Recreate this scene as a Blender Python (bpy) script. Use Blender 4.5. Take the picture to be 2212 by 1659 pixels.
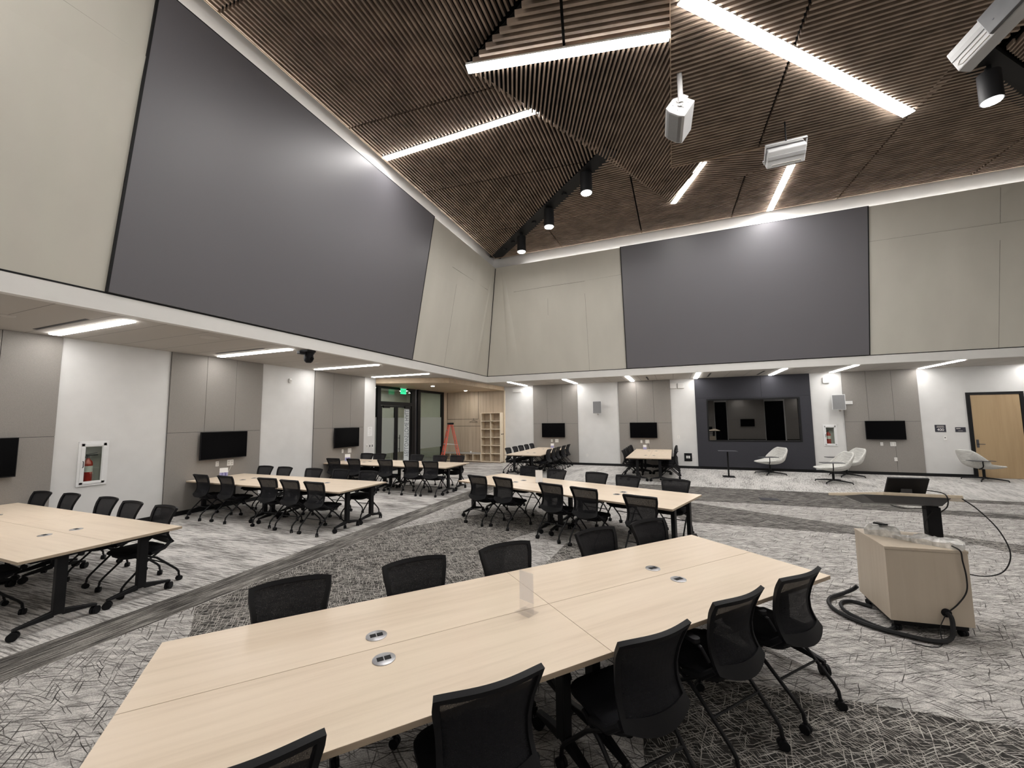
import bpy, bmesh, math, random
from mathutils import Vector, Matrix, Euler

# ---------------------------------------------------------------- camera, world, exposure
scn = bpy.context.scene
for o in list(bpy.data.objects):
    bpy.data.objects.remove(o, do_unlink=True)
COL = scn.collection
PI = math.pi

F_PX, IMG_W = 864.56, 2212.0
YAW, PITCH, ROLL = 0.3828, 0.0882, -0.0110
CAM_H = 2.0
_fw = Vector((-math.sin(YAW) * math.cos(PITCH), math.cos(YAW) * math.cos(PITCH), math.sin(PITCH)))
_r0 = Vector((math.cos(YAW), math.sin(YAW), 0))
_u0 = _r0.cross(_fw)
_rt = _r0 * math.cos(ROLL) + _u0 * math.sin(ROLL)
_up = _u0 * math.cos(ROLL) - _r0 * math.sin(ROLL)
cam_d = bpy.data.cameras.new('camera')
cam = bpy.data.objects.new('camera', cam_d)
COL.objects.link(cam)
cam_d.sensor_fit = 'HORIZONTAL'
cam_d.sensor_width = 36.0
cam_d.lens = F_PX / IMG_W * 36.0
cam_d.clip_start = 0.05
cam_d.clip_end = 200
cam.matrix_world = Matrix(((_rt.x, _up.x, -_fw.x, 0), (_rt.y, _up.y, -_fw.y, 0),
                           (_rt.z, _up.z, -_fw.z, CAM_H), (0, 0, 0, 1)))
scn.camera = cam

world = bpy.data.worlds.new('world')
scn.world = world
world.use_nodes = True
world.node_tree.nodes['Background'].inputs[0].default_value = (0.9, 0.93, 1.0, 1)
world.node_tree.nodes['Background'].inputs[1].default_value = 0.0

scn.view_settings.view_transform = 'Standard'
scn.view_settings.look = 'None'
scn.view_settings.gamma = 1.0
scn.view_settings.use_curve_mapping = False
scn.view_settings.exposure = 0.42
scn.cycles.use_denoising = True
scn.cycles.max_bounces = 6
scn.cycles.diffuse_bounces = 4
scn.cycles.glossy_bounces = 3
scn.cycles.transmission_bounces = 4
scn.cycles.transparent_max_bounces = 12
scn.cycles.caustics_reflective = False
scn.cycles.caustics_refractive = False
scn.cycles.sample_clamp_indirect = 6.0
scn.cycles.use_light_tree = True

# strengths of the lamps in the room
E_SOFFIT = 25.0      # linear fixtures in the low soffit
E_CEIL = 66.0        # linear fixtures in the slatted ceiling
E_COVE = 34.0         # LED tape behind the top of the upper walls
E_CAN = 110.0         # cylinder downlights
E_LOBBY = 40.0
LAMP = (1.0, 0.972, 0.94)

# ---------------------------------------------------------------- room dimensions
XL, YB, ZS = 10.04, 17.42, 3.54          # left wall x=-XL, back wall y=YB, soffit height
XF, YF, ZF, ZT = 7.15, 15.0, 3.78, 8.06  # upper walls: foot, top of fascia, top of leaning panels
DL = 0.740                               # how far the upper walls lean in at the top
XA, YA = -XF + DL, YF - DL
XMID = 1.99
XR, XFR = 2 * XMID + XL, 2 * XMID + XF   # right-hand side, mirror of the left
YN, YFN = -4.74, -2.32                   # front wall behind the viewer
ZE, SL = 8.46, -0.065                    # ceiling edge height and slope

# ---------------------------------------------------------------- helpers
class MB:
    def __init__(s):
        s.v, s.f, s.m = [], [], []
        s.cur = 0
    def add(s, vs, fs):
        n = len(s.v)
        s.v += [tuple(v) for v in vs]
        s.f += [tuple(i + n for i in f) for f in fs]
        s.m += [s.cur] * len(fs)
        return s
    def box(s, x0, x1, y0, y1, z0, z1, M=None):
        vs = [Vector((x, y, z)) for z in (z0, z1) for y in (y0, y1) for x in (x0, x1)]
        if M is not None: vs = [M @ v for v in vs]
        return s.add(vs, [(0, 2, 3, 1), (4, 5, 7, 6), (0, 1, 5, 4), (2, 6, 7, 3), (0, 4, 6, 2), (1, 3, 7, 5)])
    def hexa(s, bot, top):
        vs = list(bot) + list(top)
        return s.add(vs, [(3, 2, 1, 0), (4, 5, 6, 7), (0, 1, 5, 4), (1, 2, 6, 5), (2, 3, 7, 6), (3, 0, 4, 7)])
    def prism(s, poly, z0, z1):
        n = len(poly)
        def zz(z, p): return z(p) if callable(z) else z
        vs = [(p[0], p[1], zz(z0, p)) for p in poly] + [(p[0], p[1], zz(z1, p)) for p in poly]
        return s.add(vs, [tuple(range(n - 1, -1, -1)), tuple(range(n, 2 * n))] +
                     [(i, (i + 1) % n, n + (i + 1) % n, n + i) for i in range(n)])
    def quad(s, a, b, c, d):
        return s.add([a, b, c, d], [(0, 1, 2, 3)])
    def ring(s, c, ax, r, n):
        ax = Vector(ax).normalized()
        t = Vector((0, 0, 1)) if abs(ax.z) < .9 else Vector((1, 0, 0))
        u = ax.cross(t).normalized(); w = ax.cross(u)
        return [Vector(c) + u * (r * math.cos(2 * PI * i / n)) + w * (r * math.sin(2 * PI * i / n)) for i in range(n)]
    def tube(s, pts, r, n=8, closed=False):
        pts = [Vector(p) for p in pts]
        rs = r if isinstance(r, (list, tuple)) else [r] * len(pts)
        base = len(s.v); m = len(pts)
        prev_u = None
        for i, p in enumerate(pts):
            if closed: ax = pts[(i + 1) % m] - pts[i - 1]
            else: ax = pts[min(i + 1, m - 1)] - pts[max(i - 1, 0)]
            ax.normalize()
            if prev_u is None:
                t = Vector((0, 0, 1)) if abs(ax.z) < .9 else Vector((1, 0, 0))
                u = ax.cross(t).normalized()
            else:
                u = (prev_u - ax * prev_u.dot(ax)).normalized()
            prev_u = u
            w = ax.cross(u)
            s.v += [tuple(p + u * (rs[i] * math.cos(2 * PI * k / n)) + w * (rs[i] * math.sin(2 * PI * k / n))) for k in range(n)]
        fs = []
        for i in range(m if closed else m - 1):
            a = base + i * n; b = base + ((i + 1) % m) * n
            for k in range(n):
                fs.append((a + k, a + (k + 1) % n, b + (k + 1) % n, b + k))
        if not closed:
            fs.append(tuple(base + k for k in range(n - 1, -1, -1)))
            fs.append(tuple(base + (m - 1) * n + k for k in range(n)))
        s.f += fs; s.m += [s.cur] * len(fs)
        return s
    def cyl(s, a, b, r, n=16, r2=None):
        return s.tube([a, b], [r, r if r2 is None else r2], n)
    def lathe(s, prof, n=20, c=(0, 0, 0)):
        base = len(s.v)
        for r, z in prof:
            s.v += [(c[0] + r * math.cos(2 * PI * k / n), c[1] + r * math.sin(2 * PI * k / n), c[2] + z) for k in range(n)]
        fs = []
        for i in range(len(prof) - 1):
            for k in range(n):
                fs.append((base + i * n + k, base + i * n + (k + 1) % n, base + (i + 1) * n + (k + 1) % n, base + (i + 1) * n + k))
        fs.append(tuple(base + k for k in range(n - 1, -1, -1)))
        fs.append(tuple(base + (len(prof) - 1) * n + k for k in range(n)))
        s.f += fs; s.m += [s.cur] * len(fs)
        return s
    def mesh(s, name, mats, smooth=False):
        me = bpy.data.meshes.new(name)
        me.from_pydata([tuple(v) for v in s.v], [], s.f)
        if not isinstance(mats, (list, tuple)): mats = [mats]
        for m in mats: me.materials.append(m)
        if len(mats) > 1: me.polygons.foreach_set('material_index', s.m)
        bm = bmesh.new(); bm.from_mesh(me)
        bmesh.ops.recalc_face_normals(bm, faces=bm.faces)
        bm.to_mesh(me); bm.free()
        if smooth:
            me.polygons.foreach_set('use_smooth', [True] * len(me.polygons))
            try: me.set_sharp_from_angle(angle=math.radians(smooth if smooth is not True else 40))
            except Exception: pass
        me.update()
        return me
    def build(s, name, mats, parent=None, smooth=False, bevel=0, loc=None, rot=None):
        o = bpy.data.objects.new(name, s.mesh(name, mats, smooth))
        COL.objects.link(o)
        if parent is not None: o.parent = parent
        if loc is not None: o.location = loc
        if rot is not None: o.rotation_euler = rot
        if bevel:
            b = o.modifiers.new('bevel', 'BEVEL'); b.width = bevel; b.segments = 2; b.limit_method = 'ANGLE'
        return o

def empty(name, loc=(0, 0, 0), rz=0.0, rot=None):
    o = bpy.data.objects.new(name, None)
    COL.objects.link(o)
    o.location = loc
    o.rotation_euler = rot if rot is not None else (0, 0, rz)
    o.empty_display_size = 0.1
    return o
def tag(o, label, cat, group=None):
    o['label'] = label; o['category'] = cat
    if group: o['group'] = group
    return o
def thing(name, label, cat, loc=(0, 0, 0), rz=0.0, group=None, rot=None):
    return tag(empty(name, loc, rz, rot), label, cat, group)
def struct(o, kind='structure'):
    o['kind'] = kind
    return o
def children_of(o):
    return [c for c in bpy.data.objects if c.parent is o]
def dup(root, kids, loc, rz, label, group=None):
    """copy a thing with its parts and sub-parts; kids = {object: [children]}"""
    r = root.copy(); COL.objects.link(r)
    r.location = loc; r.rotation_euler = (0, 0, rz); r['label'] = label
    if group: r['group'] = group
    for ch in kids[root]:
        c = ch.copy(); COL.objects.link(c); c.parent = r
        for g in kids.get(ch, []):
            d = g.copy(); COL.objects.link(d); d.parent = c
    return r
def kids_map(root):
    allo = list(bpy.data.objects)
    km = {root: [c for c in allo if c.parent is root]}
    for ch in km[root]:
        km[ch] = [c for c in allo if c.parent is ch]
    return km
def text_mesh(name, s, size, mat, parent, M, ext=0.0015, align='CENTER'):
    cu = bpy.data.curves.new('t', 'FONT'); cu.body = s; cu.size = size
    cu.align_x = align; cu.align_y = 'CENTER'; cu.extrude = ext
    t = bpy.data.objects.new('t', cu); COL.objects.link(t)
    dg = bpy.context.evaluated_depsgraph_get()
    me = bpy.data.meshes.new_from_object(t.evaluated_get(dg))
    bpy.data.objects.remove(t, do_unlink=True)
    me.transform(M); me.materials.clear(); me.materials.append(mat); me.name = name
    o = bpy.data.objects.new(name, me); COL.objects.link(o)
    if parent is not None: o.parent = parent
    return o
def arc(c, r, a0, a1, n, z=None, ax='xy'):
    return [(c[0] + r * math.cos(a0 + (a1 - a0) * i / n), c[1] + r * math.sin(a0 + (a1 - a0) * i / n)) for i in range(n + 1)]
def spline(pts, k=8):
    """Catmull-Rom through pts"""
    P = [Vector(p) for p in pts]; P = [P[0] * 2 - P[1]] + P + [P[-1] * 2 - P[-2]]
    out = []
    for i in range(1, len(P) - 2):
        for j in range(k):
            t = j / k
            out.append(0.5 * ((2 * P[i]) + (P[i + 1] - P[i - 1]) * t + (2 * P[i - 1] - 5 * P[i] + 4 * P[i + 1] - P[i + 2]) * t * t + (3 * P[i] - P[i - 1] - 3 * P[i + 1] + P[i + 2]) * t ** 3))
    out.append(P[-2])
    return out
def rrect(w, h, r, n=5):
    pts = []
    for cx, cy, a in ((w / 2 - r, h / 2 - r, 0), (-w / 2 + r, h / 2 - r, PI / 2), (-w / 2 + r, -h / 2 + r, PI), (w / 2 - r, -h / 2 + r, 1.5 * PI)):
        pts += arc((cx, cy), r, a, a + PI / 2, n)
    return pts
# ---------------------------------------------------------------- materials
def nodes_of(m):
    m.use_nodes = True
    nt = m.node_tree
    return nt, nt.nodes, nt.links, nt.nodes['Principled BSDF']
def pm(name, col, rough=.5, metal=0., spec=.5, noise=None, bump=None, emit=None, coat=0.):
    """noise=(scale, amount, stretch xyz[, detail])  bump=(scale, strength, stretch)"""
    m = bpy.data.materials.new(name)
    nt, N, L, B = nodes_of(m)
    B.inputs['Base Color'].default_value = (*col, 1)
    B.inputs['Roughness'].default_value = rough
    B.inputs['Metallic'].default_value = metal
    B.inputs['Specular IOR Level'].default_value = spec
    if coat: B.inputs['Coat Weight'].default_value = coat
    def tex(scale, st, det=4):
        tc = N.new('ShaderNodeTexCoord'); mp = N.new('ShaderNodeMapping')
        mp.inputs['Scale'].default_value = st
        L.new(tc.outputs['Object'], mp.inputs[0])
        nz = N.new('ShaderNodeTexNoise'); nz.inputs['Scale'].default_value = scale
        nz.inputs['Detail'].default_value = det
        L.new(mp.outputs[0], nz.inputs['Vector'])
        return nz
    if noise:
        nz = tex(noise[0], noise[2], noise[3] if len(noise) > 3 else 4)
        rp = N.new('ShaderNodeValToRGB')
        a = noise[1]
        rp.color_ramp.elements[0].position = .3; rp.color_ramp.elements[1].position = .7
        rp.color_ramp.elements[0].color = (*[c * (1 - a) for c in col], 1)
        rp.color_ramp.elements[1].color = (*[min(1, c * (1 + a)) for c in col], 1)
        L.new(nz.outputs['Fac'], rp.inputs[0]); L.new(rp.outputs[0], B.inputs['Base Color'])
    if bump:
        nz = tex(bump[0], bump[2])
        bp = N.new('ShaderNodeBump'); bp.inputs['Strength'].default_value = bump[1]; bp.inputs['Distance'].default_value = .01
        L.new(nz.outputs['Fac'], bp.inputs['Height']); L.new(bp.outputs[0], B.inputs['Normal'])
    if emit:
        B.inputs['Emission Color'].default_value = (*emit[0], 1); B.inputs['Emission Strength'].default_value = emit[1]
    return m
def emis(name, col, st):
    m = bpy.data.materials.new(name); m.use_nodes = True
    N, L = m.node_tree.nodes, m.node_tree.links
    N.clear()
    e = N.new('ShaderNodeEmission'); e.inputs[0].default_value = (*col, 1); e.inputs[1].default_value = st
    o = N.new('ShaderNodeOutputMaterial'); L.new(e.outputs[0], o.inputs[0])
    return m
def glassy(name, tint, refl, rough=0.0, frost=None, ior_fresnel=False):
    """thin pane: transparent + a mirror share, optionally a milky share"""
    m = bpy.data.materials.new(name); m.use_nodes = True
    N, L = m.node_tree.nodes, m.node_tree.links
    N.clear()
    o = N.new('ShaderNodeOutputMaterial')
    t = N.new('ShaderNodeBsdfTransparent'); t.inputs[0].default_value = (*tint, 1)
    g = N.new('ShaderNodeBsdfGlossy'); g.inputs['Roughness'].default_value = rough
    mx = N.new('ShaderNodeMixShader'); mx.inputs[0].default_value = refl
    src = t
    if frost:
        d = N.new('ShaderNodeBsdfTranslucent'); d.inputs[0].default_value = (*frost[0], 1)
        d2 = N.new('ShaderNodeBsdfDiffuse'); d2.inputs[0].default_value = (*frost[0], 1)
        ad = N.new('ShaderNodeMixShader'); ad.inputs[0].default_value = .5
        L.new(d.outputs[0], ad.inputs[1]); L.new(d2.outputs[0], ad.inputs[2])
        m2 = N.new('ShaderNodeMixShader'); m2.inputs[0].default_value = frost[1]
        L.new(t.outputs[0], m2.inputs[1]); L.new(ad.outputs[0], m2.inputs[2]); src = m2
    L.new(src.outputs[0], mx.inputs[1]); L.new(g.outputs[0], mx.inputs[2])
    L.new(mx.outputs[0], o.inputs[0])
    return m
def mth(nt, op, a, b=None):
    n = nt.nodes.new('ShaderNodeMath'); n.operation = op
    for i, x in enumerate((a, b)):
        if x is None: continue
        if isinstance(x, (int, float)): n.inputs[i].default_value = x
        else: nt.links.new(x, n.inputs[i])
    return n.outputs[0]
def world_pos(nt, rz=0, sc=(1, 1, 1), off=(0, 0, 0)):
    g = nt.nodes.new('ShaderNodeNewGeometry'); mp = nt.nodes.new('ShaderNodeMapping')
    mp.vector_type = 'TEXTURE'
    mp.inputs['Rotation'].default_value = (0, 0, rz)
    nt.links.new(g.outputs['Position'], mp.inputs[0])
    m2 = nt.nodes.new('ShaderNodeMapping'); m2.inputs['Scale'].default_value = sc; m2.inputs['Location'].default_value = off
    nt.links.new(mp.outputs[0], m2.inputs[0])
    return m2.outputs[0]
def nz(nt, vec, scale=1, det=3, rough=.5):
    n = nt.nodes.new('ShaderNodeTexNoise'); n.inputs['Scale'].default_value = scale; n.inputs['Detail'].default_value = det
    n.inputs['Roughness'].default_value = rough
    nt.links.new(vec, n.inputs['Vector'])
    return n.outputs['Fac']
def ramp(nt, fac, stops):
    r = nt.nodes.new('ShaderNodeValToRGB'); cr = r.color_ramp
    while len(cr.elements) < len(stops): cr.elements.new(.5)
    for e, (p, c) in zip(cr.elements, stops):
        e.position = p; e.color = (*c, 1) if isinstance(c, tuple) else (c, c, c, 1)
    nt.links.new(fac, r.inputs[0])
    return r.outputs[0]
def mixc(nt, f, a, b, op='MIX'):
    n = nt.nodes.new('ShaderNodeMix'); n.data_type = 'RGBA'; n.blend_type = op
    if isinstance(f, (int, float)): n.inputs[0].default_value = f
    else: nt.links.new(f, n.inputs[0])
    for i, x in ((6, a), (7, b)):
        if isinstance(x, tuple): n.inputs[i].default_value = (*x, 1)
        else: nt.links.new(x, n.inputs[i])
    return n.outputs[2]
def carpet_scratch(name, base, line, dirs, blotch=.18, fade=.85):
    """loop-pile carpet with a thicket of short scratch lines; dirs = (angle, length, row, thickness, share of rows)"""
    m = bpy.data.materials.new(name); nt, N, L, B = nodes_of(m)
    acc = None
    for k, (a, ln, rw, th, den) in enumerate(dirs):
        v = world_pos(nt, a, (1, 1, 1), (k * .371, k * .137, 0))
        wob = nz(nt, v, 2.2, 2)
        sp = N.new('ShaderNodeSeparateXYZ'); L.new(v, sp.inputs[0])
        vv = mth(nt, 'DIVIDE', mth(nt, 'ADD', mth(nt, 'ADD', sp.outputs[1], 50.0), mth(nt, 'MULTIPLY', wob, .10)), rw)
        row = mth(nt, 'FLOOR', vv)
        w1 = N.new('ShaderNodeTexWhiteNoise'); w1.noise_dimensions = '1D'; L.new(row, w1.inputs['W'])
        uu = mth(nt, 'ADD', mth(nt, 'DIVIDE', mth(nt, 'ADD', sp.outputs[0], 50.0), ln), mth(nt, 'MULTIPLY', w1.outputs['Value'], 7.0))
        seg = mth(nt, 'FLOOR', uu)
        cb = N.new('ShaderNodeCombineXYZ'); L.new(row, cb.inputs[0]); L.new(seg, cb.inputs[1]); cb.inputs[2].default_value = k * 3.3
        w2 = N.new('ShaderNodeTexWhiteNoise'); w2.noise_dimensions = '3D'; L.new(cb.outputs[0], w2.inputs['Vector'])
        on = mth(nt, 'LESS_THAN', w2.outputs['Value'], den)
        # strength varies from line to line, and each line thins towards its ends
        fu = mth(nt, 'FRACT', uu); end = mth(nt, 'MULTIPLY', mth(nt, 'SUBTRACT', 1.0, mth(nt, 'POWER', mth(nt, 'ABSOLUTE', mth(nt, 'SUBTRACT', mth(nt, 'MULTIPLY', fu, 2.0), 1.0)), 3.0)), th / rw)
        d = mth(nt, 'ABSOLUTE', mth(nt, 'SUBTRACT', mth(nt, 'FRACT', vv), .5))
        core = mth(nt, 'LESS_THAN', d, mth(nt, 'MULTIPLY', end, .5))
        st = mth(nt, 'MULTIPLY', mth(nt, 'MULTIPLY', core, on), mth(nt, 'ADD', mth(nt, 'MULTIPLY', mth(nt, 'FRACT', mth(nt, 'MULTIPLY', w2.outputs['Value'], 57.0)), .5), fade - .35))
        acc = st if acc is None else mth(nt, 'MAXIMUM', acc, st)
    bl = nz(nt, world_pos(nt, .3, (6, 16, 1)), 1, 5, .7)
    bs = ramp(nt, bl, [(.25, tuple(c * (1 - blotch * 1.6) for c in base)), (.55, base), (.8, tuple(min(1, c * (1 + blotch)) for c in base))])
    fine = nz(nt, world_pos(nt, 0, (1, 1, 1)), 110, 2)
    bs = mixc(nt, 1.0, bs, ramp(nt, fine, [(.3, .66), (.7, 1.22)]), 'MULTIPLY')
    col = mixc(nt, acc, bs, line)
    L.new(col, B.inputs['Base Color'])
    B.inputs['Roughness'].default_value = .95; B.inputs['Specular IOR Level'].default_value = .1
    bp = N.new('ShaderNodeBump'); bp.inputs['Strength'].default_value = .4; bp.inputs['Distance'].default_value = .003
    L.new(fine, bp.inputs['Height']); L.new(bp.outputs[0], B.inputs['Normal'])
    return m
def carpet_streak(name, light, dark, ang, lo=.42, hi=.62, tile=None):
    m = bpy.data.materials.new(name); nt, N, L, B = nodes_of(m)
    f = nz(nt, world_pos(nt, ang, (2.6, 44, 1)), 1, 5, .66)
    f2 = nz(nt, world_pos(nt, ang, (.8, 3.0, 1), (3, 5, 0)), 1, 3)
    ff = mth(nt, 'ADD', mth(nt, 'MULTIPLY', f, .72), mth(nt, 'MULTIPLY', f2, .28))
    c = ramp(nt, ff, [(lo - .1, dark), (lo + .03, tuple((a + b) / 2 for a, b in zip(light, dark))), (hi - .06, light), (hi + .1, tuple(min(1, x * 1.15) for x in light))])
    fine = nz(nt, world_pos(nt, 0, (1, 1, 1)), 90, 2)
    c = mixc(nt, 1.0, c, ramp(nt, fine, [(.3, .75), (.7, 1.15)]), 'MULTIPLY')
    L.new(c, B.inputs['Base Color'])
    B.inputs['Roughness'].default_value = .95; B.inputs['Specular IOR Level'].default_value = .1
    return m
def oak(name, light, dark, rough=.4, scale=1.0, axis=0, spec=.5):
    m = bpy.data.materials.new(name); nt, N, L, B = nodes_of(m)
    tc = N.new('ShaderNodeTexCoord'); mp = N.new('ShaderNodeMapping')
    st = [22 * scale] * 3; st[axis] = 1.1 * scale
    mp.inputs['Scale'].default_value = st
    oi = N.new('ShaderNodeObjectInfo')
    cb = N.new('ShaderNodeCombineXYZ')
    L.new(mth(nt, 'MULTIPLY', oi.outputs['Random'], 37.0), cb.inputs[0]); L.new(mth(nt, 'MULTIPLY', oi.outputs['Random'], 91.0), cb.inputs[1])
    L.new(tc.outputs['Object'], mp.inputs[0]); L.new(cb.outputs[0], mp.inputs['Location'])
    f = nz(nt, mp.outputs[0], 1, 6, .65)
    mp2 = N.new('ShaderNodeMapping'); st2 = [4 * scale] * 3; st2[axis] = .35 * scale
    mp2.inputs['Scale'].default_value = st2
    L.new(tc.outputs['Object'], mp2.inputs[0]); L.new(cb.outputs[0], mp2.inputs['Location'])
    f2 = nz(nt, mp2.outputs[0], 1, 3)
    ff = mth(nt, 'ADD', mth(nt, 'MULTIPLY', f, .6), mth(nt, 'MULTIPLY', f2, .4))
    c = ramp(nt, ff, [(.34, dark), (.5, tuple((a * 2 + b) / 3 for a, b in zip(light, dark))), (.66, light)])
    L.new(c, B.inputs['Base Color'])
    B.inputs['Roughness'].default_value = rough; B.inputs['Specular IOR Level'].default_value = spec
    return m
def grooved(name, col, pitch, axis, dark=.45, w=.012, rough=.8):
    """painted planks: thin dark joints every pitch metres along a world axis"""
    m = bpy.data.materials.new(name); nt, N, L, B = nodes_of(m)
    g = N.new('ShaderNodeNewGeometry'); sp = N.new('ShaderNodeSeparateXYZ'); L.new(g.outputs['Position'], sp.inputs[0])
    fr = mth(nt, 'FRACT', mth(nt, 'DIVIDE', mth(nt, 'ADD', sp.outputs[axis], 50.0), pitch))
    mask = mth(nt, 'LESS_THAN', fr, w / pitch)
    c = mixc(nt, mask, col, tuple(x * dark for x in col))
    L.new(c, B.inputs['Base Color']); B.inputs['Roughness'].default_value = rough
    return m
def mesh_fabric(name, col, alpha):
    m = bpy.data.materials.new(name); nt, N, L, B = nodes_of(m)
    B.inputs['Base Color'].default_value = (*col, 1); B.inputs['Roughness'].default_value = .8
    B.inputs['Specular IOR Level'].default_value = .2
    t = N.new('ShaderNodeBsdfTransparent'); mx = N.new('ShaderNodeMixShader')
    tc = N.new('ShaderNodeTexCoord'); wv = N.new('ShaderNodeTexNoise'); wv.inputs['Scale'].default_value = 260
    L.new(tc.outputs['Object'], wv.inputs['Vector'])
    L.new(ramp(nt, wv.outputs['Fac'], [(.3, max(0, alpha - .06)), (.7, min(1, alpha + .025))]), mx.inputs[0])
    L.new(t.outputs[0], mx.inputs[1]); L.new(B.outputs[0], mx.inputs[2])
    L.new(mx.outputs[0], N['Material Output'].inputs[0])
    return m

M = {}
M['wall_white'] = pm('wall_white', (.60, .595, .585), .75, spec=.3, noise=(3, .03, (1, 1, 1)), bump=(120, .08, (1, 1, 1)))
M['fabric_gray'] = pm('fabric_gray', (.245, .228, .212), .9, spec=.15, noise=(160, .14, (1, 1, 1)), bump=(180, .25, (1, 1, 1)))
M['fabric_beige'] = pm('fabric_beige', (.535, .515, .460), .88, spec=.2, noise=(1.2, .05, (1, 1, .4)), bump=(2.0, .10, (1, 1, .3)))
M['white_trim'] = pm('white_trim', (.66, .65, .63), .6, spec=.4, noise=(4, .02, (1, 1, 1)))
M['cove_white'] = pm('cove_white', (.72, .71, .70), .7, spec=.3, noise=(4, .02, (1, 1, 1)))
M['screen_gray'] = pm('screen_gray', (.122, .118, .129), .42, spec=.6, noise=(300, .05, (1, 1, 1)))
M['charcoal'] = pm('charcoal', (.030, .030, .037), .75, spec=.3, noise=(60, .1, (1, 1, 1)))
M['black'] = pm('black', (.006, .006, .007), .6, spec=.3, noise=(40, .1, (1, 1, 1)))
M['black_metal'] = pm('black_metal', (.005, .005, .006), .5, spec=.25, noise=(30, .1, (1, 1, 1)))
M['black_plastic'] = pm('black_plastic', (.0055, .0055, .0068), .55, spec=.2, noise=(50, .1, (1, 1, 1)))
M['black_cloth'] = pm('black_cloth', (.008, .008, .010), .9, spec=.15, noise=(220, .25, (1, 1, 1)), bump=(240, .3, (1, 1, 1)))
M['seat_mesh'] = mesh_fabric('seat_mesh', (.009, .009, .011), .975)
M['rubber'] = pm('rubber', (.014, .014, .015), .7, spec=.3, noise=(50, .1, (1, 1, 1)))
M['tv_glass'] = pm('tv_glass', (.0015, .0015, .002), .16, spec=.12, noise=(10, .1, (1, 1, 1)))
M['slat'] = pm('slat', (.27, .207, .163), .6, spec=.3, noise=(2.5, .28, (1, 1, 1), 3))
M['slat_edge'] = pm('slat_edge', (.40, .30, .22), .6, spec=.3, noise=(4, .2, (1, 1, 1)))
M['deck'] = pm('deck', (.008, .008, .008), .9, spec=.1, noise=(3, .2, (1, 1, 1)))
M['oak_top'] = oak('oak_top', (.715, .60, .475), (.605, .495, .38), .36, spec=.45)
M['oak_edge'] = oak('oak_edge', (.42, .335, .25), (.34, .265, .19), .55)
M['oak_alcove'] = oak('oak_alcove', (.58, .48, .37), (.40, .32, .24), .6, .5, 2)
M['oak_light'] = oak('oak_light', (.76, .66, .52), (.66, .56, .43), .5, .8, 2)
M['oak_cab'] = oak('oak_cab', (.53, .455, .365), (.465, .39, .305), .45, .7, 2)
M['oak_door'] = oak('oak_door', (.40, .285, .16), (.33, .225, .12), .45, .5, 2)
M['white_metal'] = pm('white_metal', (.68, .68, .68), .45, spec=.45, noise=(6, .02, (1, 1, 1)))
M['white_plastic'] = pm('white_plastic', (.72, .71, .69), .45, spec=.45, noise=(6, .02, (1, 1, 1)))
M['grille'] = pm('grille', (.20, .20, .205), .6, spec=.3, noise=(400, .3, (1, 1, 1)))
M['steel'] = pm('steel', (.50, .50, .52), .35, 1., noise=(40, .08, (1, 1, 1)))
M['dark_steel'] = pm('dark_steel', (.10, .10, .11), .4, .8, noise=(40, .1, (1, 1, 1)))
M['red'] = pm('red', (.42, .02, .012), .35, noise=(10, .1, (1, 1, 1)))
M['orange'] = pm('orange', (.56, .095, .06), .5, noise=(14, .12, (1, 1, 1)))
M['alu'] = pm('alu', (.62, .62, .62), .4, .7, noise=(40, .08, (1, 1, 1)))
M['paper'] = pm('paper', (.78, .78, .78), .7, noise=(5, .02, (1, 1, 1)))
M['ink'] = pm('ink', (.03, .03, .05), .7, noise=(5, .02, (1, 1, 1)))
M['ink_blue'] = pm('ink_blue', (.035, .03, .16), .7, noise=(5, .02, (1, 1, 1)))
M['violet'] = pm('violet', (.30, .29, .50), .7, noise=(8, .1, (1, 1, 1)))
M['sign_dark'] = pm('sign_dark', (.022, .022, .034), .5, noise=(20, .1, (1, 1, 1)))
M['acrylic'] = glassy('acrylic', (.97, .97, .98), .04, .05, ((.80, .80, .81), .22))
M['acrylic_clear'] = glassy('acrylic_clear', (.985, .985, .99), .05, .03)
M['glass'] = glassy('glass', (.86, .89, .85), .07, .0)
M['glass_frost'] = glassy('glass_frost', (.75, .78, .75), .06, .25, ((.55, .57, .54), .62))
M['glass_dark'] = glassy('glass_dark', (.45, .46, .46), .26, .0)
M['soft_gray'] = pm('soft_gray', (.50, .475, .445), .8, spec=.2)
M['lobby_wall'] = pm('lobby_wall', (.42, .43, .37), .8, spec=.2, noise=(3, .05, (1, 1, 1)))
M['lobby_floor'] = pm('lobby_floor', (.22, .22, .21), .5, noise=(4, .1, (1, 1, 1)))
M['wrap'] = pm('wrap', (.66, .65, .63), .22, spec=.7, noise=(16, .40, (1, 1, 1)), bump=(14, .9, (1, 1, 1)))
M['lounge'] = pm('lounge', (.52, .515, .49), .9, spec=.15, noise=(9, .24, (.35, 9, 9), 5), bump=(90, .2, (1, 1, 1)))
M['tray'] = pm('tray', (.085, .085, .09), .5, noise=(8, .08, (1, 1, 1)))
M['lit_soffit'] = emis('lit_soffit', LAMP, E_SOFFIT)
M['lit_ceiling'] = emis('lit_ceiling', LAMP, E_CEIL)
M['lit_cove'] = emis('lit_cove', LAMP, E_COVE)
M['lit_can'] = emis('lit_can', LAMP, E_CAN)
M['lit_lobby'] = emis('lit_lobby', LAMP, E_LOBBY)
M['lit_small'] = emis('lit_small', (1, .95, .88), 260)
M['exit_green'] = emis('exit_green', (.05, .85, .34), 1.0)
M['soffit_left'] = grooved('soffit_left', (.43, .405, .375), .61, 1)
M['soffit_back'] = grooved('soffit_back', (.43, .405, .375), .61, 0)
D2 = math.radians
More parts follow.
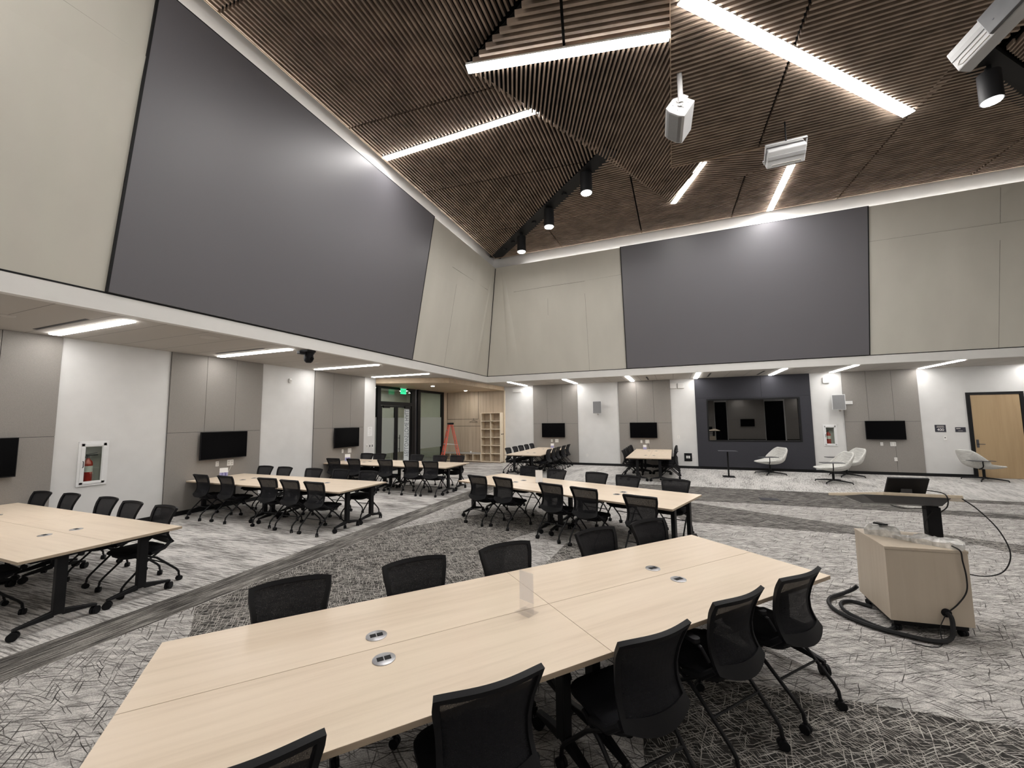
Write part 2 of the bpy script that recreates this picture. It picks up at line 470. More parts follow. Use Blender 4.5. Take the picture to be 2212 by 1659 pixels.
M['carpet_light'] = carpet_scratch('carpet_light', (.47, .448, .427), (.036, .033, .031),
    [(D2(27), .26, .026, .0085, .32), (D2(-38), .24, .028, .0085, .28), (D2(8), .32, .030, .006, .26), (D2(68), .20, .040, .006, .18), (D2(-8), .20, .022, .005, .26), (D2(-68), .18, .045, .006, .16), (D2(40), .11, .016, .0045, .30)], .42)
M['carpet_dark'] = carpet_scratch('carpet_dark', (.052, .049, .046), (.42, .395, .365),
    [(D2(38), .16, .019, .0055, .42), (D2(-42), .15, .020, .0055, .42), (D2(5), .17, .032, .0055, .26), (D2(80), .17, .036, .0055, .26), (D2(20), .07, .012, .004, .34), (D2(-65), .06, .012, .004, .3)], .6, .92)
M['carpet_left'] = carpet_streak('carpet_left', (.52, .50, .48), (.06, .054, .05), 0.04, .45, .575)
M['carpet_back'] = carpet_streak('carpet_back', (.52, .505, .485), (.08, .073, .068), math.radians(80), .40, .59)
M['carpet_border'] = carpet_streak('carpet_border', (.27, .255, .235), (.020, .018, .017), math.radians(90), .50, .62)
M['carpet_band'] = carpet_scratch('carpet_band', (.085, .080, .075), (.34, .32, .30),
    [(D2(38), .22, .03, .010, .40), (D2(-42), .22, .03, .010, .40), (D2(3), .45, .05, .010, .35)], .5, .9)
# ================================================================ FLOOR
floor = struct(MB().box(-XL - 4.0, XR + .3, YN - .3, YB + 1.8, -.2, 0).build('floor', M['carpet_light']))
def inlay(name, poly, mat, z):
    o = MB().prism(poly, 0.0005, z).build(name, mat, floor)
    return struct(o)
inlay('carpet_zone', [(-10.55, YN), (-5.45, YN), (-5.45, 12.95), (-7.6, 17.42), (-10.55, 17.42)], M['carpet_left'], .002)
inlay('carpet_zone', [(-5.45, 12.95), (XR, 12.95), (XR, YB), (-7.6, YB)], M['carpet_back'], .002)
inlay('carpet_border', [(-5.45, YN), (-4.95, YN), (-4.95, 8.6), (-4.4, 12.95), (-5.45, 12.95)], M['carpet_border'], .003)
inlay('carpet_patch', [(-4.92, 2.92), (-4.3, 2.52), (-2.9, 3.2), (-2.0, 4.5), (-2.65, 6.3), (-2.2, 7.5), (-3.0, 8.7), (-4.0, 7.7), (-4.93, 6.1)], M['carpet_dark'], .004)
inlay('carpet_patch', [(-1.75, 5.2), (-.9, 5.3), (-.35, 6.6), (-1.7, 6.5)], M['carpet_dark'], .004)
inlay('carpet_patch', [(-.35, 3.45), (.45, 3.63), (1.1, 3.67), (1.98, 3.74), (3.4, 3.7), (3.4, .8), (.9, 1.0), (-.2, 2.3)], M['carpet_dark'], .004)
inlay('carpet_band', [(-1.2, 12.93), (4.2, 12.93), (4.7, 10.95), (-.6, 10.75)], M['carpet_band'], .004)
inlay('carpet_band', [(4.6, 11.4), (9.5, 11.2), (9.5, 10.6), (4.68, 10.9)], M['carpet_band'], .0035)
inlay('carpet_band', [(5.5, 12.93), (13.9, 12.93), (13.9, 12.3), (5.9, 12.55)], M['carpet_band'], .004)
inlay('carpet_band', [(-.6, 10.45), (.42, 10.45), (4.5, 8.5), (2.77, 8.62), (.1, 8.60)], M['carpet_band'], .004)
inlay('carpet_band', [(3.9, 9.2), (6.5, 7.9), (6.5, 7.3), (4.4, 8.3)], M['carpet_dark'], .0045)

# ================================================================ LOWER WALLS
def wall_boxes(axis, c0, c1, lo, hi, z0, z1, holes):
    """boxes of a wall slab between c0..c1 on its normal axis, running lo..hi, with rectangular holes"""
    mb = MB()
    def put(a, b, za, zb):
        if b - a < 1e-4 or zb - za < 1e-4: return
        if axis == 'x': mb.box(c0, c1, a, b, za, zb)
        else: mb.box(a, b, c0, c1, za, zb)
    cur = lo
    for (a, b, za, zb) in sorted(holes):
        put(cur, a, z0, z1); put(a, b, z0, za); put(a, b, zb, z1); cur = b
    put(cur, hi, z0, z1)
    return mb
FX = (3.89, 4.23, .93, 1.63)           # fire cabinet opening in the left wall (y0 y1 z0 z1)
FB = (4.92, 5.25, .98, 1.64)           # and in the back wall (x0 x1 z0 z1)
WN = (1.19, 4.25, 1.07, 2.70)          # control room window
wl = struct(wall_boxes('x', -XL - .25, -XL, YN, 11.61, 0, 4.2, [FX]).build('wall_left', M['wall_white']))
wb = struct(wall_boxes('y', YB, YB + .25, -10.55, XR, 0, 4.2, [FB, WN]).build('wall_back', M['wall_white']))
struct(MB().box(XR, XR + .25, YN, YB, 0, 4.2).build('wall_right', M['wall_white']))
wf = struct(MB().box(-XL, XR, YN - .25, YN, 0, 4.2).build('wall_front', M['wall_white']))
struct(MB().box(-XL, -XL + .014, YN, 11.61, 0, .1).build('baseboard_left', M['black']))
struct(MB().box(-7.35, 8.72, YB - .014, YB, 0, .1).box(9.98, XR, YB - .014, YB, 0, .1).build('baseboard_back', M['black']))
struct(MB().box(XR - .014, XR, YN, YB, 0, .1).build('baseboard_right', M['black']))

def acoustic(parent, side, lo, hi, seams, mat, ztop=ZS, zs=1.79, proud=.035, hole=None, low=None):
    """fabric wrapped panel: boards with thin reveals on a dark backing"""
    g = .0035
    mb = MB()
    def put(a, b, za, zb, p0, p1):
        if b - a < 1e-3 or zb - za < 1e-3: return
        if side == 'L': mb.box(-XL + p0, -XL + p1, a, b, za, zb)
        elif side == 'B': mb.box(a, b, YB - p1, YB - p0, za, zb)
        else: mb.box(a, b, YN + p0, YN + p1, za, zb)
    def board(a, b, za, zb):
        if hole is None: put(a + g, b - g, za + g, zb - g, .0, proud); return
        h0, h1, k0, k1 = hole
        if b <= h0 or a >= h1 or zb <= k0 or za >= k1: put(a + g, b - g, za + g, zb - g, 0, proud); return
        put(a + g, max(a + g, h0), za + g, zb - g, 0, proud); put(min(b - g, h1), b - g, za + g, zb - g, 0, proud)
        put(max(a + g, h0), min(b - g, h1), za + g, k0, 0, proud); put(max(a + g, h0), min(b - g, h1), k1, zb - g, 0, proud)
    xs = [lo] + list(seams) + [hi]
    for a, b in zip(xs[:-1], xs[1:]): board(a, b, zs, ztop)
    xs = [lo] + list(low if low is not None else []) + [hi]
    for a, b in zip(xs[:-1], xs[1:]): board(a, b, .1, zs)
    o = mb.build('acoustic_panel', mat, parent)
    b2 = MB()
    def back(a, b, za, zb):
        if side == 'L': b2.box(-XL, -XL + .012, a, b, za, zb)
        elif side == 'B': b2.box(a, b, YB - .012, YB, za, zb)
        else: b2.box(a, b, YN, YN + .012, za, zb)
    if hole is None: back(lo + .002, hi - .002, .02, ztop)
    else:
        back(lo, hole[0], .02, ztop); back(hole[1], hi, .02, ztop); back(hole[0], hole[1], .02, hole[2]); back(hole[0], hole[1], hole[3], ztop)
    b2.build('panel_backing', M['black'], o)
    return struct(o)
acoustic(wl, 'L', 1.50, 3.53, [2.16, 2.83], M['fabric_gray'])
acoustic(wl, 'L', 5.20, 7.28, [5.92, 6.59], M['fabric_gray'])
acoustic(wl, 'L', 8.94, 11.04, [9.65, 10.39], M['fabric_gray'])
acoustic(wl, 'L', -2.2, -.2, [-1.2], M['fabric_gray'])
acoustic(wb, 'B', -5.97, -3.91, [-5.30, -4.61], M['fabric_gray'])
acoustic(wb, 'B', -2.16, -.10, [-1.42, -.76], M['fabric_gray'])
acoustic(wb, 'B', 5.53, 7.57, [6.2, 6.89], M['fabric_gray'], low=[6.85])
dark = acoustic(wb, 'B', .80, 4.59, [3.06], M['charcoal'], zs=2.74, proud=.06, hole=WN)
dark['label'] = 'charcoal fabric panel around the window'
for a, b in ((-4.2, -2.1), (.4, 3.3), (4.3, 7.1), (8.6, 11.4)):
    acoustic(wf, 'F', a, b, [(a + b) / 2], M['fabric_gray'])
for a, b in ((3.35, 4.25), (7.15, 8.5)):
    struct(MB().box(a, b, YN, YN + .03, 0, 3.3).build('dark_glazing', M['tv_glass'], wf))

# ---------------------------------------------------------------- control room window
win = struct(empty('window_1', (0, 0, 0)))
x0, x1, z0, z1 = WN
mb = MB()
yf0, yf1 = YB - .066, YB + .10
for (a, b, c, d) in ((x0, x1, z0, z0 + .045), (x0, x1, z1 - .06, z1), (x0, x0 + .05, z0 + .045, z1 - .06), (x1 - .06, x1, z0 + .045, z1 - .06)):
    mb.box(a, b, yf0, yf1, c, d)
struct(mb.build('window_frame', M['black_metal'], win))
struct(MB().box(x0 + .05, x1 - .06, YB - .01, YB - .002, z0 + .045, z1 - .06).build('window_pane', M['glass_dark'], win))
struct(MB().box(-.2, 5.4, YB + 1.6, YB + 1.7, 0, 3.4).box(-.3, -.2, YB + .25, YB + 1.7, 0, 3.4).box(5.4, 5.5, YB + .25, YB + 1.7, 0, 3.4)
       .box(-.3, 5.5, YB + .25, YB + 1.7, 3.3, 3.4).build('wall_control_room', M['charcoal']))

# ---------------------------------------------------------------- wood door on the back wall
door = struct(empty('door_1', (0, 0, 0)))
struct(MB().box(8.73, 8.82, YB - .04, YB + .0, 0, 2.70).box(9.96, 10.05, YB - .04, YB, 0, 2.70).box(8.82, 9.96, YB - .04, YB, 2.62, 2.70).build('door_frame', M['black_metal'], door))
struct(MB().box(8.825, 9.955, YB - .022, YB - .001, .012, 2.615).build('door_leaf', M['oak_door'], door))
hd = MB()
hd.box(8.86, 8.92, YB - .030, YB - .02, .95, 1.20)
hd.tube([(8.89, YB - .03, 1.06), (8.89, YB - .085, 1.06), (9.03, YB - .085, 1.06)], .011, 8)
hd.build('door_handle', M['dark_steel'], door, True)

# ---------------------------------------------------------------- alcove with the glazed entrance
GX = -10.55
struct(MB().box(GX, -XL, 11.61, 11.63, 0, 4.2).build('wall_return', M['wall_white']))
alc = struct(MB().box(GX - .02, -7.42, YB - .02, YB, 0, 3.36).build('wall_alcove', M['oak_alcove']))
struct(MB().box(GX - .02, GX, 17.06, YB - .02, 0, 3.36).build('wall_jamb', M['oak_alcove']))
struct(MB().box(-7.42, -7.37, YB - .06, YB - .0, 0, 3.36).build('trim_1', M['oak_light']))
rv = MB()
def groove_v(x, za, zb): rv.box(x - .008, x + .008, YB - .0225, YB - .02, za, zb)
def groove_h(xa, xb, z): rv.box(xa, xb, YB - .0225, YB - .02, z - .008, z + .008)
groove_v(-10.50, 2.03, 3.36); groove_v(-8.78, 2.03, 3.36); groove_h(-10.50, -8.78, 2.03); groove_h(-10.5, -8.46, 1.70)
rv.build('panel_reveal', M['black'], alc)
seam = MB()
for x in (-9.9, -9.3, -8.2): seam.box(x - .002, x + .002, YB - .0212, YB - .02, .4, 3.36)
seam.build('panel_seam', M['oak_edge'], alc)
# dropped oak ceiling of the alcove
drop = [(GX, 11.63), (-XL, 11.63), (-7.55, 12.62), (-7.42, YB), (GX, YB)]
struct(MB().prism(drop, 3.36, 3.54).build('ceiling_alcove', oak('oak_soffit', (.52, .405, .28), (.38, .285, .19), .55, .6, 0)))

ent = struct(empty('door_2', (0, 0, 0)))
fr = MB()
def fbar(y0, y1, z0, z1, x0=GX - .05, x1=GX + .05): fr.box(x0, x1, y0, y1, z0, z1)
fbar(12.29, 12.47, 0, 3.36); fbar(12.47, 14.45, 3.27, 3.36); fbar(12.47, 14.45, 2.61, 2.76); fbar(14.45, 14.70, 0, 3.36)
fbar(14.86, 15.06, 0, 3.36, GX - .05, GX + .08); fbar(15.06, 16.88, 3.26, 3.36); fbar(16.88, 17.06, 0, 3.36); fbar(11.63, 12.29, 3.28, 3.36)
fbar(15.06, 16.88, 0, .08); fbar(11.63, 12.29, 0, .08)
fr.build('door_frame', M['black_metal'], ent)
MB().box(GX - .03, GX + .03, 14.70, 14.86, 0, 3.36).build('mullion_cover', M['dark_steel'], ent)
def pane(y0, y1, zf0, zf1, z0, z1, name, par):
    """one pane: clear glass with a frosted band across its middle"""
    mb = MB()
    mb.box(GX - .006, GX + .006, y0, y1, z0, zf0); mb.cur = 1
    mb.box(GX - .006, GX + .006, y0, y1, zf0, zf1); mb.cur = 0
    mb.box(GX - .006, GX + .006, y0, y1, zf1, z1)
    return mb.build(name, [M['glass'], M['glass_frost']], par)
pane(15.06, 16.88, .74, 2.14, .08, 3.26, 'side_pane', ent)
pane(11.63, 12.29, .74, 2.14, .08, 3.28, 'side_pane', ent)
MB().box(GX - .006, GX + .006, 12.47, 14.45, 2.76, 3.27).build('transom_pane', M['glass'], ent)
for k, (a, b, hy) in enumerate(((12.48, 13.445, 13.36), (13.455, 14.44, 13.60))):
    leaf = MB()
    leaf.box(GX - .025, GX + .025, a, a + .10, .01, 2.60).box(GX - .025, GX + .025, b - .10, b, .01, 2.60)
    leaf.box(GX - .025, GX + .025, a + .10, b - .10, .01, .12).box(GX - .025, GX + .025, a + .10, b - .10, 2.54, 2.60)
    lo = leaf.build('door_leaf', M['black_metal'], ent)
    pane(a + .10, b - .10, .72, 2.12, .12, 2.54, 'leaf_pane', lo)
    ph = MB()
    for s in (-1, 1):
        xh = GX + s * .085
        ph.tube([(xh, hy, .72), (xh, hy, 1.42)], .013, 8)
        for z in (.85, 1.29): ph.tube([(GX + s * .02, hy, z), (xh, hy, z)], .010, 8)
    ph.build('pull_handle', M['black_metal'], lo, True)
    cy = a + .12 if k == 0 else b - .50
    MB().box(GX + .03, GX + .085, cy, cy + .38, 2.50, 2.60).build('door_closer', M['black_metal'], lo)
    if k == 1:
        MB().box(GX + .007, GX + .010, 13.98, 14.33, .13, 2.50).build('lettering_band', pm('vinyl_white', (.62, .66, .68), .6, noise=(5, .03, (1, 1, 1))), lo)
        # the name is read from the lobby side, so from the hall it runs bottom to top in mirror writing
        Mt = Matrix.Translation((GX + .0115, 14.155, 1.34)) @ Matrix(((0, 0, 1, 0), (0, 1, 0, 0), (1, 0, 0, 0), (0, 0, 0, 1)))
        lt_ = text_mesh('door_lettering', 'YELLOWSTONE HALL', .305, M['ink_gray'] if 'ink_gray' in M else pm('ink_gray', (.12, .15, .17), .6, noise=(5, .02, (1, 1, 1))), lo, Mt, .001)
        xs = [v.co.z for v in lt_.data.vertices]; ys = [v.co.y for v in lt_.data.vertices]
        kz = 1.98 / (max(xs) - min(xs)); ky = .27 / (max(ys) - min(ys)); zc = (max(xs) + min(xs)) / 2; yc = (max(ys) + min(ys)) / 2
        for v_ in lt_.data.vertices: v_.co.z = 1.47 + (v_.co.z - zc) * kz; v_.co.y = 14.155 + (v_.co.y - yc) * ky
# lobby beyond the glass
struct(MB().box(-14.2, -14.0, 10.0, 19.0, 0, 4.0).build('wall_lobby', M['lobby_wall']))
struct(MB().box(-14.0, GX - .3, 18.8, 19.0, 0, 4.0).box(-14.0, -XL - .25, 10.0, 10.2, 0, 4.0).build('wall_lobby_end', M['lobby_wall']))
struct(MB().box(-14.0, GX - .05, 10.2, 18.8, 3.55, 3.65).build('ceiling_lobby', M['white_trim']))
struct(MB().box(-14.02, GX - .051, 10.2, 18.8, 0.0, .003).build('floor_lobby', M['lobby_floor'], floor))
for y in (12.2, 14.6, 17.0):
    lt = thing('lobby_light', 'long white light fixture in the lobby beyond the glass doors', 'light', (-12.4, y, 3.55), group='lobby lights behind the glass doors')
    MB().box(-.7, .7, -.08, .08, -.03, 0).build('housing', M['white_metal'], lt)
    MB().box(-.68, .68, -.065, .065, -.035, -.03).build('diffuser', M['lit_lobby'], lt)

# ================================================================ SOFFITS AND FASCIA
struct(MB().prism([(-XL, YN), (-XF - .01, YN), (-XF - .01, YF), (-7.55, 12.62), (-XL, 11.63)], ZS, ZS + .1).build('ceiling_soffit_left', M['soffit_left']))
struct(MB().prism([(-7.55, 12.62), (-XF - .01, YF + .01), (XR, YF + .01), (XR, YB), (-7.42, YB)], ZS, ZS + .1).build('ceiling_soffit_back', M['soffit_back']))
struct(MB().box(XFR + .01, XR, YN, YF, ZS, ZS + .1).build('ceiling_soffit_right', M['soffit_left']))
struct(MB().box(-XF, XFR, YN, YFN - .01, ZS, ZS + .1).build('ceiling_soffit_front', M['soffit_back']))
T = .12
struct(MB().box(-XF - T, -XF, YFN - T, YF + T, ZS - .002, ZF).build('trim_2', M['white_trim']))
struct(MB().box(-XF, XFR, YF, YF + T, ZS - .002, ZF).build('trim_3', M['white_trim']))
struct(MB().box(XFR, XFR + T, YFN - T, YF + T, ZS - .002, ZF).build('trim_4', M['white_trim']))
struct(MB().box(-XF, XFR, YFN - T, YFN, ZS - .002, ZF).build('trim_5', M['white_trim']))

# ================================================================ LEANING UPPER WALLS
def lean_L(y, z, off=0.0):     # a point on the left leaning plane, off = towards the room
    return Vector((-XF + DL * (z - ZF) / (ZT - ZF) + off, y, z))
def lean_B(x, z, off=0.0):
    return Vector((x, YF - DL * (z - ZF) / (ZT - ZF) - off, z))
def lean_R(y, z, off=0.0):
    p = lean_L(y, z, off); return Vector((2 * XMID - p.x, y, z))
def lean_F(x, z, off=0.0):
    p = lean_B(x, z, off); return Vector((x, YF + YFN - p.y, z))
def slab(mb, fn, a, b, z0, z1, o0, o1, miter=False):
    def q(u, z, o): return fn(u, z, o)
    mb.hexa([q(a, z0, o0), q(b, z0, o0), q(b, z0, o1), q(a, z0, o1)], [q(a, z1, o0), q(b, z1, o0), q(b, z1, o1), q(a, z1, o1)])
def lean_wall(name, fn, ends, panels, seams_h, seams_v):
    """one big leaning plane, mitred at its ends"""
    mb = MB()
    (a0, a1), (b0, b1) = ends
    v = [fn(a0, ZF, 0), fn(b0, ZF, 0), fn(b1, ZT, 0), fn(a1, ZT, 0)]
    w = [fn(a0, ZF, -.06), fn(b0, ZF, -.06), fn(b1, ZT, -.06), fn(a1, ZT, -.06)]
    mb.hexa(w, v)
    o = struct(mb.build(name, M['fabric_beige']))
    sm = MB()
    for (a, b, za, zb) in seams_h:
        p = [fn(a, za + .001, .002), fn(b, zb + .001, .002), fn(b, zb + .013, .002), fn(a, za + .013, .002)]
        q = [fn(a, za + .001, 0), fn(b, zb + .001, 0), fn(b, zb + .013, 0), fn(a, za + .013, 0)]
        sm.hexa(q, p)
    for (u0, u1, z0, z1) in seams_v:
        slab_pts = [fn(u0 - .004, z0, 0), fn(u0 + .004, z0, 0), fn(u1 + .004, z1, 0), fn(u1 - .004, z1, 0)]
        top_pts = [fn(u0 - .004, z0, .0015), fn(u0 + .004, z0, .0015), fn(u1 + .004, z1, .0015), fn(u1 - .004, z1, .0015)]
        sm.hexa(slab_pts, top_pts)
    if sm.v: struct(sm.build('fabric_seam', M['fabric_seam'], o))
    ln = MB()
    slab(ln, fn, a0, b0, ZF + .0, ZF + .022, 0, .004)
    struct(ln.build('shadow_gap', M['black'], o))
    return o
M['fabric_seam'] = pm('fabric_seam', (.20, .19, .165), .9, spec=.1, noise=(6, .2, (1, 1, 1)))
yc0, yc1 = YF, YA          # corner at foot and top
def fold(o, fn, l0, l1, r0, r1, z0, z1, h):
    """a soft vertical wrinkle of the stretched fabric: a low ridge between two lines of the plane"""
    m0, m1 = l0 * .45 + r0 * .55, l1 * .45 + r1 * .55
    mb = MB(); n = 10
    for i in range(n + 1):
        f = i / n; z = z0 + (z1 - z0) * f; hh = h * min(1, 4 * f, 5 * (1 - f) + .02)
        a, m_, b = l0 + (l1 - l0) * f, m0 + (m1 - m0) * f, r0 + (r1 - r0) * f
        mb.v += [tuple(fn(a, z, .0006)), tuple(fn(m_, z, .0006 + hh)), tuple(fn(b, z, .0006))]
    for i in range(n):
        for k in range(2): mb.f.append((i * 3 + k, i * 3 + k + 1, i * 3 + k + 4, i * 3 + k + 3)); mb.m.append(0)
    struct(mb.build('fabric_fold', M['fabric_beige'], o, 80))
def lip(o, fn, pts, drop=.45, h=.022):
    """edge of the lower cloth standing proud along the horizontal seam"""
    mb = MB()
    for (u, z) in pts:
        mb.v += [tuple(fn(u, z, .0)), tuple(fn(u, z, h)), tuple(fn(u, z - drop, .0005))]
    for i in range(len(pts) - 1):
        for k in range(2): mb.f.append((i * 3 + k, i * 3 + k + 1, i * 3 + k + 4, i * 3 + k + 3)); mb.m.append(0)
    struct(mb.build('fabric_lip', M['fabric_beige'], o, 60))
wul = lean_wall('wall_upper_left', lean_L, ((YFN, YFN + DL), (YF, YA)), None,
    [(9.80, 11.2, 6.97, 7.01), (11.2, 12.9, 7.04, 7.06), (12.9, 13.9, 7.06, 7.07), (-1.4, 2.88, 7.06, 7.06)],
    [(11.6, 11.6, ZF, 7.0)])
lip(wul, lean_L, [(9.8, 6.97), (11.2, 7.02), (12.9, 7.06), (13.6, 7.06)]); lip(wul, lean_L, [(-1.4, 7.06), (1, 7.05), (2.87, 7.06)])
fold(wul, lean_L, 13.78, 14.03, 14.05, 14.17, 4.0, 7.8, .045)
wub = lean_wall('wall_upper_back', lean_B, ((-XF, XA), (XFR, XFR - DL)), None,
    [(-5.7, -4.3, 7.03, 7.06), (-4.3, -2.86, 7.06, 7.07), (-2.86, -1.54, 7.08, 7.12), (5.51, 8.3, 7.06, 7.07), (8.3, 10.3, 7.07, 7.08)],
    [(-2.88, -2.88, ZF, 7.06), (-4.35, -4.3, 6.0, 7.04), (8.3, 8.3, ZF, 8.0)])
lip(wub, lean_B, [(-5.6, 7.03), (-4.3, 7.055), (-2.86, 7.065)]); lip(wub, lean_B, [(-2.86, 7.085), (-1.54, 7.12)]); lip(wub, lean_B, [(5.51, 7.06), (8.3, 7.07), (10.3, 7.08)])
fold(wub, lean_B, -6.18, -6.15, -5.66, -6.03, 4.0, 7.85, .05)
lean_wall('wall_upper_right', lean_R, ((YFN, YFN + DL), (YF, YA)), None, [], [])
lean_wall('wall_upper_front', lean_F, ((-XF, XA), (XFR, XFR - DL)), None, [], [])
# dark reveal in the corner
cr = MB(); cr.tube([(-XF + .012, YF - .012, ZF), (XA + .012, YA - .012, ZT - .03)], .013, 6)
struct(cr.build('trim_6', M['black']))

def projection_screen(fn, a, b, label, group):
    t = thing('projection_screen', label, 'projection screen', fn((a + b) / 2, ZF + .024, .0), group=group)
    L = -t.location
    mb = MB(); slab(mb, fn, a, b, ZF + .024, ZT, .003, .030)
    mb.v = [tuple(Vector(p) + L) for p in mb.v]
    mb.build('screen_surface', M['screen_gray'], t)
    e = MB()
    w = .028
    slab(e, fn, a - w, a - .001, ZF + .024, ZT, .002, .034); slab(e, fn, b + .001, b + w, ZF + .024, ZT, .002, .034)
    slab(e, fn, a - w, b + w, ZT + .001, ZT + .012, .002, .034)
    e.v = [tuple(Vector(p) + L) for p in e.v]
    e.build('screen_edge', M['black'], t)
projection_screen(lean_L, 2.90, 9.78, 'huge gray projection screen filling the left upper wall', 'giant gray projection screens')
projection_screen(lean_B, -1.505, 5.48, 'huge gray projection screen high on the back wall above the dark window', 'giant gray projection screens')

# cove: white band above the leaning walls, LED tape hidden behind their tops
cb = MB()
G = .17
cb.box(XA - G - .1, XA - G, YFN, YA + G, ZT - .14, ZE + .55)
cb.box(XA - G, 2 * XMID - XA + G, YA + G, YA + G + .1, ZT - .14, ZE + .55)
cb.box(2 * XMID - XA + G, 2 * XMID - XA + G + .1, YFN, YA + G, ZT - .14, ZE + .55)
cb.box(XA - G, 2 * XMID - XA + G, -1.75 , -1.65, ZT - .14, ZE + .55)
struct(cb.build('wall_cove', M['cove_white']))
cs = MB()
cs.box(XA - G, XA - .07, YFN, YA + G, ZT - .16, ZT - .14); cs.box(XA - G, 2 * XMID - XA + G, YA + .07, YA + G, ZT - .16, ZT - .14)
struct(cs.build('trim_7', M['cove_white']))
def cove(label, x0, x1, y0, y1):
    t = thing('cove_light', label, 'light', ((x0 + x1) / 2, (y0 + y1) / 2, ZT - .139), group='hidden cove light strips')
    a, b = (x1 - x0) / 2, (y1 - y0) / 2
    MB().box(-a, a, -b, b, 0, .025).build('channel', M['white_metal'], t)
    MB().box(-a + .008, a - .008, -b + .008, b - .008, .025, .033).build('led_tape', M['lit_cove'], t)
cove('thin light strip glowing behind the top of the left upper wall', XA - .125, XA - .085, -1.0, 12.95)
cove('thin light strip glowing behind the top of the back upper wall', XA + 1.25, 2 * XMID - XA - 1.25, YA + .085, YA + .125)
# ================================================================ SLATTED CEILING
def pA(p): return ZE + SL * (p[0] - XA)
def pB(p): return ZE + SL * (YA - p[1])
def pH(p): return ZE + SL * (2 * XMID - XA - p[0])
UC = (-.3700, .9290)                     # run of the central facet's slats
def pC(p): return 8.13 + .08 * ((p[0] + 1.28) * UC[0] + (p[1] - 9.2) * UC[1])
def pD(p): return 8.15 + .0745 * (p[1] - 10.15)
def plane3(a, b, c):
    a, b, c = Vector(a), Vector(b), Vector(c); n = (b - a).cross(c - a)
    return lambda p: a.z - (n.x * (p[0] - a.x) + n.y * (p[1] - a.y)) / n.z
pE = plane3((-3.01, 5.58, 7.92), (.2, 6.2, 7.88), (.2, 3.85, 8.02))
def slats(mb, poly, zf, d, pitch=.076, w=.030, hgt=.075, joints=(), jgap=.045, trim=.0):
    """boards running along d, clipped to poly, hung under the plane zf"""
    d = Vector((d[0], d[1])).normalized(); nrm = Vector((-d.y, d.x))
    us = [nrm.dot(Vector(p)) for p in poly]
    k0 = math.floor(min(us) / pitch); k1 = math.ceil(max(us) / pitch)
    n = len(poly)
    for k in range(k0, k1 + 1):
        c = (k + .5) * pitch
        ts = []
        for i in range(n):
            a, b = Vector(poly[i]), Vector(poly[(i + 1) % n])
            ca, cb2 = nrm.dot(a) - c, nrm.dot(b) - c
            if (ca < 0) != (cb2 < 0):
                f = ca / (ca - cb2); q = a.lerp(b, f); ts.append(d.dot(q))
        ts.sort()
        for t0, t1 in zip(ts[::2], ts[1::2]):
            t0 += trim; t1 -= trim
            cuts = [t0]
            for j in sorted(joints):
                if t0 + .1 < j < t1 - .1: cuts += [j - jgap / 2, j + jgap / 2]
            cuts.append(t1)
            for s0, s1 in zip(cuts[::2], cuts[1::2]):
                if s1 - s0 < .03: continue
                P = [d * s0 + nrm * (c - w / 2), d * s1 + nrm * (c - w / 2), d * s1 + nrm * (c + w / 2), d * s0 + nrm * (c + w / 2)]
                mb.hexa([(p.x, p.y, zf(p)) for p in P], [(p.x, p.y, zf(p) + hgt) for p in P])
ceil = struct(MB().box(-XF - .2, XFR + .2, YFN - .2, YF + .2, ZE + .55, ZE + .65).build('ceiling', M['deck']))
S2 = 2 ** .5
ch = .22                                  # half width of the dark channels on the hips
V6 = (-1.28, 9.13); V6R = (2 * XMID + 1.28, 9.13)
V2, V3, V4, V5, V7, V8 = (-3.01, 5.58), (.2, 6.2), (.2, 10.15), (.19, 12.30), (.97, 10.22), (4.77, 10.22)
facets = []
def facet(poly, zf, d, joints=(), **k):
    mb = MB(); slats(mb, poly, zf, d, joints=joints, **k)
    o = struct(mb.build('slat_panel', M['slat'], ceil)); facets.append(o)
    bk = MB(); bk.prism(poly, lambda p: zf(p) + .088, lambda p: zf(p) + .10)
    struct(bk.build('slat_backing', M['deck'], o))
c2 = ch * S2
facet([(XA, YFN), (XA, YA - c2), (V6[0] - .02, V6[1] - c2 - .02), (-3.15, 5.80), (-1.88, 5.05), (.2, 3.82), (.2, YFN)], pA, (0, 1), (1.0, 3.65, 6.4, 9.15, 11.9), pitch=.088, w=.033, hgt=.085)
facet([(XA + c2, YA), (2 * XMID - XA - c2, YA), (V6R[0] - .02 + .1, V6R[1] + .1), (4.78, 9.0), V8, (2.2, 10.22), (2.40, 11.35), V5, (V6[0] + c2 - .15, V6[1] + .02)], pB, (1, 0), (-3.65, -.78, 2.0, 4.8, 7.75), pitch=.105, w=.042, hgt=.085)
facet([V5, V7, (2.2, 10.22), (2.40, 11.3)], lambda p: pB(p) - .02, (.955, .30), pitch=.10, w=.04, hgt=.085)
facet([V2, V3, V4, V7, V5, V6, (-2.24, 7.21)], pC, UC, (), pitch=.078, w=.030, hgt=.085)
facet([V2, V3, (.2, 3.82), (-1.88, 5.05)], pE, (3.21, .62), (-.25,), pitch=.10, w=.045, hgt=.085)
facet([(.2, 1.6), (4.77, 1.6), V8, V4], pD, (1, 0), (2.06, ), pitch=.107, w=.042, hgt=.085)
facet([(4.78, 10.2), (V6R[0] - .25, 9.25), (7.15, 5.8), (7.15, 1.6), (4.78, 1.6)], lambda p: pB((0, 9.3)) + .02, (math.cos(.19), math.sin(.19)), pitch=.105, w=.042, hgt=.085)
facet([(2 * XMID - XA, YFN), (2 * XMID - XA, YA - c2), (V6R[0] + .2, V6R[1] - c2 + .1), (7.18, 5.8), (7.18, YFN)], pH, (0, 1))
facet([(.22, YFN), (7.15, YFN), (7.15, 1.55), (.22, 1.55)], lambda p: 7.55, (1, 0))
